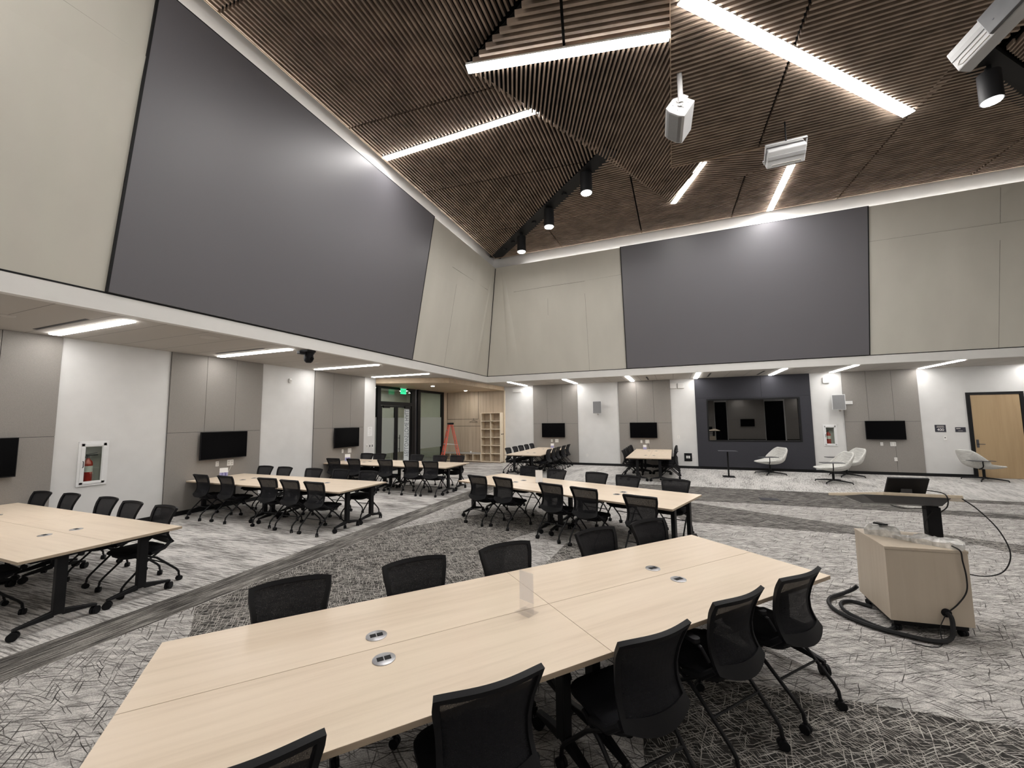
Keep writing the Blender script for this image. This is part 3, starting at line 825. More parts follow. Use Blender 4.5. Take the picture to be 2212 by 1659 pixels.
# timber edges that finish the stepped facets
ed = MB()
def edge_board(a, b, za, zb, t=.03, hgt=.16):
    a, b = Vector(a), Vector(b); d = (b - a).normalized(); n = Vector((-d.y, d.x)) * t / 2
    ed.hexa([(a.x - n.x, a.y - n.y, za - .005), (b.x - n.x, b.y - n.y, zb - .005), (b.x + n.x, b.y + n.y, zb - .005), (a.x + n.x, a.y + n.y, za - .005)],
            [(a.x - n.x, a.y - n.y, za + hgt), (b.x - n.x, b.y - n.y, zb + hgt), (b.x + n.x, b.y + n.y, zb + hgt), (a.x + n.x, a.y + n.y, za + hgt)])
edge_board((.2, 3.0), (.2, 10.15), pD((0, 3.0)), pD((0, 10.15)), .012, .10)
edge_board((.2, 10.2), (2.2, 10.24), pD((0, 10.17)), pD((0, 10.17)), .02, .10)
edge_board((XA, YFN), (XA, YA), ZE, ZE, .012, .09)
edge_board((XA, YA), (2 * XMID - XA, YA), ZE, ZE, .012, .09)
struct(ed.build('slat_edge', M['slat_edge'], ceil))
# black channels on the two hips
chn = MB()
for sx in (0, 1):
    def P(t, s, dz):
        x = XA + t + s * ch / S2; y = YA - t + s * ch / S2
        if sx: x = 2 * XMID - x
        return (x, y, ZE + SL * t + dz)
    chn.hexa([P(.0, -1, .02), P(5.35, -1, .02), P(5.35, 1, .02), P(.0, 1, .02)], [P(.0, -1, .12), P(5.35, -1, .12), P(5.35, 1, .12), P(.0, 1, .12)])
struct(chn.build('light_channel', M['black'], ceil))
for t in (.75, 1.3, 2.5, 3.85):
    chx = MB(); chx.lathe([(.07, -.03), (.075, .02)], 16, (XA + t, YA - t, ZE + SL * t))
    struct(chx.build('channel_plate', M['black'], ceil))

# ---------------------------------------------------------------- linear fixtures in the ceiling
def strip(name, a, b, w, hgt, label, group, mat, round_end=False):
    """white bar fixture hanging along a..b with a glowing lens"""
    a, b = Vector(a), Vector(b); mid = (a + b) / 2
    t = thing(name, label, 'light', mid, group=group)
    ax = (b - a); Ln = ax.length; ax.normalize()
    up = Vector((0, 0, 1)); n = up.cross(ax).normalized(); up = ax.cross(n)
    R = Matrix((ax, n, up)).transposed().to_4x4()
    if round_end:
        poly = rrect(Ln, w, w / 2 - .001, 6); mb = MB(); mb.prism(poly, -.018, -.005)
        o = mb.build('lens', mat, t); o.matrix_local = R
        poly = rrect(Ln + .02, w + .02, w / 2 + .009, 6); mb = MB(); mb.prism(poly, -.005, -.0005)
        o = mb.build('housing', M['white_metal'], t); o.matrix_local = R
    else:
        mb = MB(); mb.box(-Ln / 2 + .004, Ln / 2 - .004, -w / 2 + .004, w / 2 - .004, -hgt, -.012)
        o = mb.build('lens', mat, t); o.matrix_local = R
        mb = MB(); mb.box(-Ln / 2, Ln / 2, -w / 2, w / 2, -.012, .03)
        o = mb.build('housing', M['white_metal'], t); o.matrix_local = R
    return t
g5 = 'bright linear lights in the slatted ceiling'
strip('linear_light', (-2.99, 5.55, pC(V2) - .0), (.19, 6.18, pC(V3) - .0), .17, .024, 'bright light bar at the ridge ending above the middle of the slatted ceiling', g5, M['lit_ceiling'])
strip('linear_light', (.36, 5.60, pD((0, 5.6)) - .0), (4.72, 10.18, pD((0, 10.18)) - .0), .20, .024, 'longest light bar, slanting down to the right across the slatted ceiling', g5, M['lit_ceiling'])
strip('linear_light', (.25, 12.28, pB((0, 12.28)) - .02), (.93, 10.30, pB((0, 10.3)) - .02), .15, .022, 'short light bar left of the hanging wide white loudspeaker', g5, M['lit_ceiling'])
strip('linear_light', (3.06, 14.2, pB((0, 14.2)) - .005), (2.99, 11.45, pB((0, 11.45)) - .005), .17, .022, 'light bar running to the top edge of the back projection screen', g5, M['lit_ceiling'])
strip('linear_light', (-6.34, 7.52, pA((-6.34, 0)) - .005), (-2.26, 7.18, pA((-2.26, 0)) - .005), .15, .022, 'light bar running to the top edge of the left projection screen', g5, M['lit_ceiling'])
strip('linear_light', (-5.2, 1.2, pA((-5.2, 0)) - .005), (-1.8, -.6, pA((-1.8, 0)) - .005), .17, .05, 'added fill light bar out of frame above the viewer, left of centre', g5, M['lit_ceiling'])  # unseen bar, added only to give the hall more light
strip('linear_light', (5.5, 3.6, 7.9), (9.2, 1.6, 7.9), .17, .05, 'added fill light bar out of frame above the viewer, right of centre', g5, M['lit_ceiling'])  # likewise an added, unseen bar for extra light from overhead

# ---------------------------------------------------------------- cylinder downlights on the hips
def can(t, right, label):
    x, y = XA + t, YA - t
    if right: x = 2 * XMID - x
    zt = ZE + SL * t + .02; zb = 7.70 - .02 * (t - 3) - (.16 if right else 0)
    o = thing('cylinder_downlight', label, 'downlight', (x, y, zb), group='black cylinder downlights on the ceiling hips')
    MB().lathe([(.145, .0), (.15, .0), (.15, .52), (.145, .52)], 24).build('cylinder', M['black'], o, True)
    if zt - zb > .53: MB().cyl((0, 0, .52), (0, 0, zt - zb), .045, 12).build('stem', M['black_metal'], o, True)
    MB().lathe([(.125, -.012), (.13, -.002)], 24).build('lens', M['lit_can'], o, True)
can(1.80, 0, 'lit black cylinder downlight nearest the corner of the upper walls')
can(3.20, 0, 'middle of the three lit black cylinder downlights on the left hip')
can(4.60, 0, 'lit black cylinder downlight highest of the three on the left hip')
can(4.95, 1, 'lit black cylinder downlight near the right edge, beside the hanging loudspeaker')

# ---------------------------------------------------------------- fixtures in the low soffit
for k, y in enumerate((-2.1, .6, 3.32, 6.02, 8.72, 11.15)):
    nm = ['long recessed light in the left soffit, out of frame behind the viewer', 'long recessed light in the left soffit, just out of frame',
          'long recessed light in the left soffit above the white wall with the fire cabinet', 'long recessed light in the left soffit, left of the black camera',
          'long recessed light in the left soffit, right of the black camera', 'long recessed light in the left soffit nearest the glass doors'][k]
    strip('soffit_light', (-9.78, y, ZS), (-7.44, y, ZS), .15, .02, nm, 'linear lights in the left soffit', M['lit_soffit'], True)
for k, x in enumerate((-6.25, -3.92, -1.54, .85, 3.38, 5.22, 7.62, 10.2)):
    nm = ['linear soffit light nearest the cubby shelves', 'linear soffit light above the back wall television by the cubbies', 'linear soffit light above the television left of the dark window',
          'linear soffit light at the left end of the charcoal window panel', 'linear soffit light at the right part of the charcoal window panel', 'linear soffit light above the back fire cabinet',
          'linear soffit light just left of the oak door', 'linear soffit light at the right edge beyond the oak door'][k]
    strip('soffit_light', (x, 15.12, ZS), (x, 17.28, ZS), .15, .02, nm, 'linear lights in the back soffit', M['lit_soffit'], True)
for k, y in enumerate((0.6, 4.6, 8.7, 12.5)):
    strip('soffit_light', (XFR + .3, y, ZS), (XR - .25, y, ZS), .15, .02, 'long recessed light in the right soffit, out of frame', 'linear lights in the right soffit', M['lit_soffit'], True)
for k, x in enumerate((-4.0, .5, 5.2, 9.5)):
    strip('soffit_light', (x, YN + .3, ZS), (x, YFN - .3, ZS), .15, .02, 'long recessed light in the soffit behind the viewer', 'linear lights in the front soffit', M['lit_soffit'], True)
# small recessed lights in the oak ceiling of the alcove
for (x, y, nm) in ((-8.89, 13.6, 'small round recessed light in the alcove ceiling by the glass doors'), (-8.99, 16.5, 'small round recessed light in the alcove ceiling above the ladder')):
    o = thing('recessed_light', nm, 'downlight', (x, y, 3.36), group='small recessed lights over the alcove')
    MB().lathe([(.085, -.006), (.09, -.001)], 20).build('trim_ring', M['white_metal'], o, True)
    MB().lathe([(.065, -.008), (.066, -.006)], 20).build('lens', M['lit_small'], o, True)
# slot diffusers, detectors and sprinkler plates in the soffit
def soffit_item(name, x, y, label, cat, build, grp=None):
    o = thing(name, label, cat, (x, y, ZS), group=grp); build(o); return o
for (x0, x1, y, nm) in ((-9.55, -7.95, 3.03, 'black slot air diffuser beside the first soffit light on the left'), (-9.43, -7.9, 5.74, 'thin black slot air diffuser beside the second soffit light')):
    soffit_item('air_diffuser', (x0 + x1) / 2, y, nm, 'air vent', lambda o: MB().box(-(x1 - x0) / 2, (x1 - x0) / 2, -.025, .025, -.004, .0).build('slot', M['black'], o), 'slot diffusers in the soffit')
for (x, y, nm) in ((1.25, 16.2, 'black slot air diffuser in the back soffit above the charcoal panel, left one'), (2.9, 16.3, 'black slot air diffuser in the back soffit above the charcoal panel, right one'), (-.9, 16.4, 'black slot air diffuser above the television left of the dark window')):
    soffit_item('air_diffuser', x, y, nm, 'air vent', lambda o: MB().box(-.03, .03, -.65, .65, -.004, .0).build('slot', M['black'], o), 'slot diffusers in the soffit')
for (x, y, r, nm) in ((-7.72, 4.57, .15, 'round flush speaker grille in the left soffit over the fire cabinet wall'), (-8.68, 2.47, .09, 'round gray sensor disc at the left edge of the soffit'), (-8.6, 7.7, .06, 'small sprinkler plate in the left soffit behind the camera'),
                      (4.15, 15.9, .07, 'small sprinkler plate in the back soffit right of the charcoal panel'), (-.35, 15.8, .08, 'small round sensor disc in the back soffit')):
    soffit_item('soffit_disc', x, y, nm, 'ceiling fitting', lambda o: MB().lathe([(r, -.012), (r * 1.02, .0)], 20).build('disc', M['soft_gray'], o, True))
# ================================================================ TABLES
TZ = .735
def caster(mb, x, y, r=.033, w=.02, ang=0.0):
    dx, dy = math.cos(ang) * w / 2, math.sin(ang) * w / 2
    for s in (-1.35, 1.35):
        mb.tube([(x + dx * s - dx, y + dy * s - dy, r), (x + dx * s + dx, y + dy * s + dy, r)], r, 14)
    mb.cyl((x, y, r), (x, y, 2 * r + .012), .012, 8)
def make_table(L, W, puck_dy):
    """flip-top table half: oak top on two T legs with casters; local x along the grain, top at TZ"""
    t = thing('folding_table', 'x', 'table', (0, 0, 0))
    mb = MB(); mb.box(-L / 2, L / 2, -W / 2, W / 2, TZ - .028, TZ - .0005)
    top = mb.build('tabletop', M['oak_edge'], t, bevel=.002)
    MB().box(-L / 2 + .001, L / 2 - .001, -W / 2 + .001, W / 2 - .001, TZ - .001, TZ).build('laminate_face', M['oak_top'], top)
    for s in (-1, 1):
        x = s * (L / 2 - .11)
        lg = MB()
        lg.box(x - .030, x + .030, -.042, .042, .12, TZ - .06)
        lg.box(x - .05, x + .05, -W / 2 + .10, W / 2 - .10, TZ - .06, TZ - .030)
        for q in (-1, 1):
            y0, y1 = 0, q * .295
            lg.hexa([(x - .028, q * .03, .105), (x + .028, q * .03, .105), (x + .022, y1, .085), (x - .022, y1, .085)] if q > 0 else
                    [(x + .028, q * .03, .105), (x - .028, q * .03, .105), (x - .022, y1, .085), (x + .022, y1, .085)],
                    [(x - .024, q * .03, .165), (x + .024, q * .03, .165), (x + .018, y1, .108), (x - .018, y1, .108)] if q > 0 else
                    [(x + .024, q * .03, .165), (x - .024, q * .03, .165), (x - .018, y1, .108), (x + .018, y1, .108)])
        o = lg.build('leg', M['black_metal'], t, bevel=.006)
        for q in (-1, 1):
            cm = MB(); caster(cm, x, q * .285, .040, .024, .6 * q)
            cm.build('caster', M['black_plastic'], o, True)
    MB().box(-L / 2 + .16, L / 2 - .16, -.025, .025, TZ - .085, TZ - .03).build('beam', M['black_metal'], t)
    pk = MB(); pk.lathe([(.060, -.001), (.060, .0035), (.055, .005)], 28, (0, puck_dy, TZ))
    po = pk.build('power_outlet', M['steel'], t, True)
    for x_ in (-.036, .003): MB().box(x_, x_ + .033, puck_dy - .018, puck_dy + .018, TZ + .003, TZ + .0065).build('socket', M['black_plastic'], po)
    return t
def cluster(P1, u, v, L, W, labels, group):
    """four tables pushed together; P1 = corner, u = along, v = across"""
    u, v, P1 = Vector(u).normalized(), Vector(v).normalized(), Vector(P1)
    rz = math.atan2(u.y, u.x)
    hand = 1 if (u.x * v.y - u.y * v.x) > 0 else -1
    l2, w2 = L / 2 - .002, W / 2 - .002
    protos = {}
    for i in (0, 1):
        for j in (0, 1):
            c = P1 + u * (L * (.25 + .5 * i)) + v * (W * (.25 + .5 * j))
            side = (1 if j == 0 else -1) * hand          # outlet sits towards the middle seam
            lab = labels[i * 2 + j]
            if side not in protos:
                t = make_table(l2, w2, side * (w2 / 2 - .13)); t['label'] = lab; t['group'] = group
                t.location = (c.x, c.y, 0); t.rotation_euler = (0, 0, rz)
                protos[side] = (t, kids_map(t))
            else:
                t, km = protos[side]
                dup(t, km, (c.x, c.y, 0), rz, lab, group)
GT = 'oak topped folding tables pushed together in fours'
FG = dict(P1=(-2.81, 1.50), u=(.657, .754), v=(.754, -.657), L=4.46, W=1.30)
cluster(FG['P1'], FG['u'], FG['v'], FG['L'], FG['W'],
        ['oak folding table of the closest group, left end, far side', 'oak folding table of the closest group, left end, near side',
         'oak folding table of the closest group, right end, far side', 'oak folding table of the closest group, right end, near side with most chairs'], GT)
MT = dict(P1=(-3.82, 8.80), u=(.947, -.320), v=(-.320, -.947), L=4.42, W=1.38)
cluster(MT['P1'], MT['u'], MT['v'], MT['L'], MT['W'],
        ['oak folding table of the central angled group, left end, far side', 'oak folding table of the central angled group, left end, near side',
         'oak folding table of the central angled group, right end, far side', 'oak folding table of the central angled group, right end, near side'], GT)
LT = dict(P1=(-XL + .05, 3.17), u=(1, 0), v=(0, -1), L=4.32, W=1.34)
cluster(LT['P1'], LT['u'], LT['v'], LT['L'], LT['W'],
        ['oak folding table at the left edge, wall half, far side', 'oak folding table at the left edge, wall half, near side',
         'oak folding table at the left edge, open end, far side', 'oak folding table at the left edge, open end, near side'], GT)
T13 = dict(P1=(-XL + .05, 6.88), u=(1, 0), v=(0, -1), L=4.38, W=1.28)
cluster(T13['P1'], T13['u'], T13['v'], T13['L'], T13['W'],
        ['oak folding table with the 13 sign, wall half, far side', 'oak folding table by the 13 sign, wall half, near side',
         'oak folding table of the group with the 13 sign, open end, far side', 'oak folding table of the group with the 13 sign, open end, near side'], GT)
BT = dict(P1=(-XL + .05, 10.68), u=(1, 0), v=(0, -1), L=4.30, W=1.36)
cluster(BT['P1'], BT['u'], BT['v'], BT['L'], BT['W'],
        ['oak folding table nearest the glass doors, wall half, far side', 'oak folding table nearest the glass doors, wall half, near side',
         'oak folding table nearest the glass doors, open end, far side', 'oak folding table nearest the glass doors, open end, near side'], GT)
B1 = dict(P1=(-5.74, YB - .06), u=(0, -1), v=(1, 0), L=3.92, W=1.36)
cluster(B1['P1'], B1['u'], B1['v'], B1['L'], B1['W'],
        ['oak folding table by the cubbies on the back wall, wall half, left side', 'oak folding table by the cubbies on the back wall, wall half, right side',
         'oak folding table by the cubbies on the back wall, open end, left side', 'oak folding table by the cubbies on the back wall, open end, right side'], GT)
B2 = dict(P1=(-1.50, YB - .06), u=(0, -1), v=(1, 0), L=3.92, W=1.36)
cluster(B2['P1'], B2['u'], B2['v'], B2['L'], B2['W'],
        ['oak folding table left of the dark window, wall half, left side', 'oak folding table left of the dark window, wall half, right side',
         'oak folding table left of the dark window, open end, left side', 'oak folding table left of the dark window, open end, right side'], GT)

# ================================================================ NESTING CHAIRS
def make_chair(arms=0):
    t = thing('nesting_chair', 'x', 'chair')
    # seat: rounded cushion over a thin pan
    sp = []
    poly = rrect(.475, .45, .11, 6)
    mb = MB()
    rings = [(.93, .435), (1.0, .445), (1.0, .468), (.95, .480), (.80, .484)]
    n = len(poly)
    for sc, z in rings:
        mb.v += [(x * sc, y * sc + .02, z + (.010 if y > .15 and z > .46 else 0) * -1) for x, y in poly]
    for r in range(len(rings) - 1):
        for k in range(n): mb.f.append((r * n + k, r * n + (k + 1) % n, (r + 1) * n + (k + 1) % n, (r + 1) * n + k)); mb.m.append(0)
    mb.f.append(tuple(range(n - 1, -1, -1))); mb.f.append(tuple((len(rings) - 1) * n + k for k in range(n))); mb.m += [0, 0]
    mb.build('seat', M['black_cloth'], t, True)
    mb = MB(); pl = rrect(.42, .40, .12, 5)
    mb.prism([(x, y + .01) for x, y in pl], .405, .437)
    mb.build('seat_pan', M['black_plastic'], t, bevel=.008)
    # back: curved moulded frame with a net panel
    NU, NV = 17, 18
    def bp(s, v):
        z = .455 + v * .470
        w = .225 + .022 * v - .022 * math.sin(PI * min(1, max(0, (v - .05) / .8)))     # waist
        prof = [-.262, -.232, -.200, -.196, -.210, -.236, -.272]
        f = v * 6; i = min(5, int(f)); y = prof[i] + (prof[i + 1] - prof[i]) * (f - i)
        x = s * w
        rise = -.012 * abs(s) ** 4 * (v ** 8)
        if v < .2: z += .045 * (1 - v / .2) * s * s
        y2 = y - .050 * (1 - s * s) + .012
        return Vector((x, y2, z + rise))
    def nrm(s, v):
        e = .01
        a = bp(min(1, s + e), v) - bp(max(-1, s - e), v); b = bp(s, min(1, v + e)) - bp(s, max(0, v - e))
        return a.cross(b).normalized()
    S = [-1, -.945, -.885] + [-.885 + 1.77 * i / 12 for i in range(1, 12)] + [.885, .945, 1]
    V = [0, .06, .12, .175] + [.175 + .765 * i / 12 for i in range(1, 13)] + [.972, 1.0]
    nu, nv = len(S), len(V)
    front = [[bp(s, v) + nrm(s, v) * -.013 for s in S] for v in V]
    back = [[bp(s, v) + nrm(s, v) * .013 for s in S] for v in V]
    ring = lambda i, j: not (2 <= i < nu - 3 and 3 <= j < nv - 3)
    fr, net = MB(), MB()
    idx = {}
    def vid(side, i, j):
        k = (side, i, j)
        if k not in idx:
            idx[k] = len(fr.v); fr.v.append(tuple((front if side == 0 else back)[j][i]))
        return idx[k]
    for j in range(nv - 1):
        for i in range(nu - 1):
            if ring(i, j):
                for sd in (0, 1):
                    q = (vid(sd, i, j), vid(sd, i + 1, j), vid(sd, i + 1, j + 1), vid(sd, i, j + 1))
                    fr.f.append(q if sd else q[::-1]); fr.m.append(0)
                for (di, dj, e0, e1) in ((-1, 0, (i, j), (i, j + 1)), (1, 0, (i + 1, j), (i + 1, j + 1)), (0, -1, (i, j), (i + 1, j)), (0, 1, (i, j + 1), (i + 1, j + 1))):
                    a, b = i + di, j + dj
                    if a < 0 or b < 0 or a >= nu - 1 or b >= nv - 1 or not ring(a, b):
                        fr.f.append((vid(0, *e0), vid(0, *e1), vid(1, *e1), vid(1, *e0))); fr.m.append(0)
            else:
                net.add([(front[j][i] + back[j][i]) / 2, (front[j][i + 1] + back[j][i + 1]) / 2, (front[j + 1][i + 1] + back[j + 1][i + 1]) / 2, (front[j + 1][i] + back[j + 1][i]) / 2], [(0, 1, 2, 3)])
    fb = fr.build('back_frame', M['black_plastic'], t, True)
    net.build('back_mesh', M['seat_mesh'], t, True)
    # pivots that carry back and seat
    for s in (-1, 1):
        br = MB()
        br.tube([(s * .222, -.225, .52), (s * .236, -.15, .455), (s * .236, -.02, .425)], [.020, .022, .022], 8)
        br.build('back_bracket', M['black_plastic'], t, True)
    # two A-frames of bent tube, a caster under every leg
    for s in (-1, 1):
        for q, xx, pts in ((-1, .225, [(.232, .06, .425), (.236, -.08, .36), (.222, -.30, .155), (.220, -.330, .115), (.220, -.335, .075)]),
                           (1, .235, [(.236, -.10, .425), (.240, .02, .345), (.252, .215, .155), (.254, .245, .115), (.254, .250, .075)])):
            lg = MB(); lg.tube([(s * x, y, z) for x, y, z in pts], .0125, 8)
            lo = lg.build('leg', M['black_metal'], t, True)
            cm = MB(); caster(cm, s * pts[-1][0], pts[-1][1] + .004 * q, .030, .02, .5 + s * .4)
            cm.build('caster', M['black_plastic'], lo, True)
    MB().tube([(-.236, -.02, .415), (.236, -.02, .415)], .013, 8).tube([(-.222, -.20, .25), (.222, -.20, .25)], .008, 6).build('cross_bar', M['black_metal'], t, True)
    if arms:
        for s in ((-1, 1) if arms == 2 else (-1,)):
            am = MB(); am.tube([(s * .238, -.20, .56), (s * .262, -.17, .635), (s * .266, -.06, .66)], .011, 8)
            am.prism([(s * .266 + x, -.06 + y) for x, y in rrect(.055, .20, .025, 4)], .655, .678)
            am.build('armrest', M['black_plastic'], t, True)
    return t
chair0 = make_chair(); KM0 = kids_map(chair0)
chairA = make_chair(1); KMA = kids_map(chairA)
used = {0: False, 1: False}
random.seed(5)
ORD = ['first', 'second', 'third', 'fourth', 'fifth', 'sixth']
def put_chair(bx, by, face, label, group, jit=3.0, arm=0):
    """bx,by = where the top of the back stands; face = direction the sitter looks"""
    F = Vector(face).normalized()
    rz = math.atan2(F.y, F.x) - PI / 2 + math.radians(random.uniform(-jit, jit))
    x, y = bx + F.x * .30, by + F.y * .30
    c, km = (chairA, KMA) if arm else (chair0, KM0)
    if not used[arm]:
        used[arm] = True
        c.location = (x, y, 0); c.rotation_euler = (0, 0, rz); c['label'] = label; c['group'] = group
    else: dup(c, km, (x, y, 0), rz, label, group)
def row(pts, face, where, frm, group, jit=3.0, arms=()):
    for k, (x, y) in enumerate(pts):
        put_chair(x, y, face, 'black mesh chair %s, %s from %s' % (where, ORD[k], frm), group, jit, 1 if k in arms else 0)
def on(c, uu, vv):
    p = Vector(c['P1']) + Vector(c['u']).normalized() * uu + Vector(c['v']).normalized() * vv
    return (p.x, p.y)
v = Vector(FG['v']); 
row([on(FG, a, -.155) for a in (.655, 1.50, 2.28, 3.26, 3.95)], FG['v'], 'on the far side of the closest tables', 'the left', 'chairs around the closest tables')
row([on(FG, a, b) for a, b in ((.55, 1.50), (1.44, 1.52), (2.33, 1.56), (3.10, 1.49), (3.80, 1.475))], -v, 'on the near side of the closest tables', 'the left', 'chairs around the closest tables', 2.0, (3, 4))
v = Vector(MT['v'])
row([(-3.10, 8.80), (-2.37, 8.45), (-1.47, 8.20), (-.85, 7.98), (-.01, 7.72)], MT['v'], 'behind the central angled tables', 'the left', 'chairs around the central tables')
row([(-3.63, 7.04), (-3.04, 6.94), (-1.99, 6.54), (-1.38, 6.31), (-.52, 5.92)], -v, 'in front of the central angled tables', 'the left', 'chairs around the central tables')
row([(-9.36, 7.04), (-8.70, 7.03), (-7.74, 7.02), (-7.0, 7.08), (-6.17, 7.03)], (0, -1), 'behind the table with the 13 sign', 'the wall', 'chairs around the table with the 13 sign')
row([(-9.27, 5.42), (-8.52, 5.44), (-7.40, 5.50), (-6.71, 5.44), (-6.06, 5.41)], (0, 1), 'in front of the table with the 13 sign', 'the wall', 'chairs around the table with the 13 sign')
row([(-9.57, 10.80), (-9.02, 10.77), (-7.59, 10.80), (-6.69, 10.74), (-6.16, 10.84)], (0, -1), 'behind the table nearest the glass doors', 'the wall', 'chairs around the table nearest the glass doors')
row([(-9.35, 9.02), (-8.63, 9.07), (-7.54, 9.10), (-6.66, 9.09), (-6.08, 9.12)], (0, 1), 'in front of the table nearest the glass doors', 'the wall', 'chairs around the table nearest the glass doors')
row([(-9.46, 3.30), (-8.73, 3.36), (-7.74, 3.38), (-7.0, 3.32), (-6.2, 3.30)], (0, -1), 'behind the table at the left edge', 'the wall', 'chairs around the table at the left edge')
put_chair(-6.75, 1.62, (0, 1), 'black mesh chair in front of the table at the left edge, mostly out of frame', 'chairs around the table at the left edge')
row([(-5.97, y) for y in (14.20, 14.93, 15.56, 16.25, 16.92)], (1, 0), 'left of the table by the cubbies', 'the open end', 'chairs around the back table by the cubbies')
row([(-4.17, y) for y in (14.02, 14.70, 15.30, 16.1, 16.85)], (-1, 0), 'right of the table by the cubbies', 'the open end', 'chairs around the back table by the cubbies')
row([(-1.68, y) for y in (13.95, 14.62, 15.3, 16.0, 16.7)], (1, 0), 'left of the table beside the dark window', 'the open end', 'chairs around the back table beside the dark window')
row([(.06, y) for y in (14.15, 14.8, 15.5, 16.2, 16.85)], (-1, 0), 'right of the table beside the dark window', 'the open end', 'chairs around the back table beside the dark window')
# ================================================================ TELEVISIONS AND WALL DEVICES
def wall_thing(side, u, z, name, label, cat, group=None, proud=0.0):
    """Empty on a wall: local x along the wall (to the right when facing it), local y into the room, z up"""
    if side == 'L': loc, rz = (-XL + proud, u, z), -PI / 2
    elif side == 'B': loc, rz = (u, YB - proud, z), PI
    else: loc, rz = (u, YN + proud, z), 0.0
    return thing(name, label, cat, loc, rz, group)
# note: for 'L' local +x points to -y, for 'B' to -x; widths are symmetric so only offsets need the sign
SG = {'L': -1, 'B': -1, 'F': 1}
def tv(side, u, label, z=1.185, w=1.06, h=.63):
    t = wall_thing(side, u, z, 'television', label, 'television', 'wall televisions on gray panels', .0351)
    MB().box(-.20, .20, .0, .055, .12, .50).build('wall_mount', M['black_metal'], t)
    MB().box(-w / 2, w / 2, .055, .095, 0, h).build('casing', M['black_plastic'], t, bevel=.004)
    MB().box(-w / 2 + .010, w / 2 - .010, .0952, .0965, .018, h - .010).build('screen', M['tv_glass'], t)
tv('L', 2.56, 'black wall television cut off by the left edge of the picture', 1.165)
tv('L', 6.34, 'black wall television on the left wall above the 13 sign', 1.155)
tv('L', 10.19, 'black wall television on the left wall nearest the glass doors', 1.155)
tv('B', -5.01, 'black wall television on the back wall nearest the cubby shelves')
tv('B', -1.19, 'black wall television on the back wall left of the dark window')
tv('B', 6.585, 'black wall television on the back wall right of the fire cabinet')
tv('F', 5.80, 'black wall television behind the viewer, mirrored in the dark window')
def outlet(side, u, z, label, w=.075, h=.12, gang=1, mat='white_plastic', proud=.0351, sock=True, group='white outlets and switch plates', cat='outlet', name='wall_outlet'):
    t = wall_thing(side, u, z, name, label, cat, group, proud)
    MB().box(-w / 2, w / 2, 0, .008, -h / 2, h / 2).build('cover_plate', M[mat], t, bevel=.002)
    if sock:
        for g in range(gang):
            cx = (g - (gang - 1) / 2) * w / gang
            for s in (-1, 1): MB().box(cx - .017, cx + .017, .0082, .0095, s * .026 - .014, s * .026 + .014).build('socket', M['soft_gray'], t)
for (side, c, nm) in (('L', 6.34, 'under the television above the 13 sign'), ('L', 10.19, 'under the television nearest the glass doors'), ('B', -5.01, 'under the television by the cubbies'),
                      ('B', -1.19, 'under the television left of the dark window'), ('B', 6.585, 'under the television right of the fire cabinet')):
    sg = 1
    outlet(side, c - .10, 1.035, 'small white outlet %s' % nm, .07, .115)
    outlet(side, c + .20 if side != 'B' or c > 0 else c + .13, 1.035, 'larger square white data plate %s' % nm, .15, .14, 2)
outlet('B', 6.82, .53, 'white outlet low on the gray panel under the television by the oak door', .075, .12)
outlet('B', .62, .50, 'small white outlet beside the dark floor-level jack on the back wall', .07, .14, proud=0)
outlet('B', .13, 1.23, 'white light switch between the gray panel and the charcoal panel', .075, .12, proud=0, cat='switch', name='light_switch')
outlet('B', -3.55 + .0, .42, 'white outlet low on the white wall under the speaker by the cubbies', .07, .11, proud=0)
t = wall_thing('B', .445, .44, 'floor_jack_box', 'black square wall jack with white connectors low on the back wall', 'wall jack', None, 0)
MB().box(-.14, .14, 0, .02, -.155, .155).build('frame', M['black_plastic'], t, bevel=.004)
MB().box(-.07, -.005, .02, .026, -.045, .055).box(.01, .07, .02, .026, -.045, .055).build('connector', M['white_plastic'], t)
# light switches and notice by the glass doors
for k, (u, w, nm) in enumerate(((11.23, .10, 'left'), (11.37, .09, 'middle'), (11.50, .09, 'right'))):
    t = wall_thing('L', u, 1.12, 'light_switch', '%s one of three white switch plates beside the glass doors' % nm, 'switch', 'switch plates beside the glass doors', .0)
    MB().box(-w / 2, w / 2, 0, .010, -.075, .075).build('cover_plate', M['white_plastic'], t, bevel=.002)
    MB().box(-.022, .022, .010, .014, -.04, .04).build('rocker', M['soft_gray'] if k == 0 else M['dark_steel'], t)
t = wall_thing('L', 11.37, 1.63, 'notice_sheet', 'white printed notice on the narrow white wall by the glass doors', 'notice', None, 0)
MB().box(-.115, .115, 0, .004, -.16, .16).build('sheet', M['paper'], t)
mb = MB()
mb.box(-.06, .06, .0041, .0048, .105, .125)
for k in range(7): mb.box(-.085, .085 - .03 * (k % 3), .0041, .0046, .06 - .028 * k, .066 - .028 * k)
mb.build('print', M['soft_gray'], t)
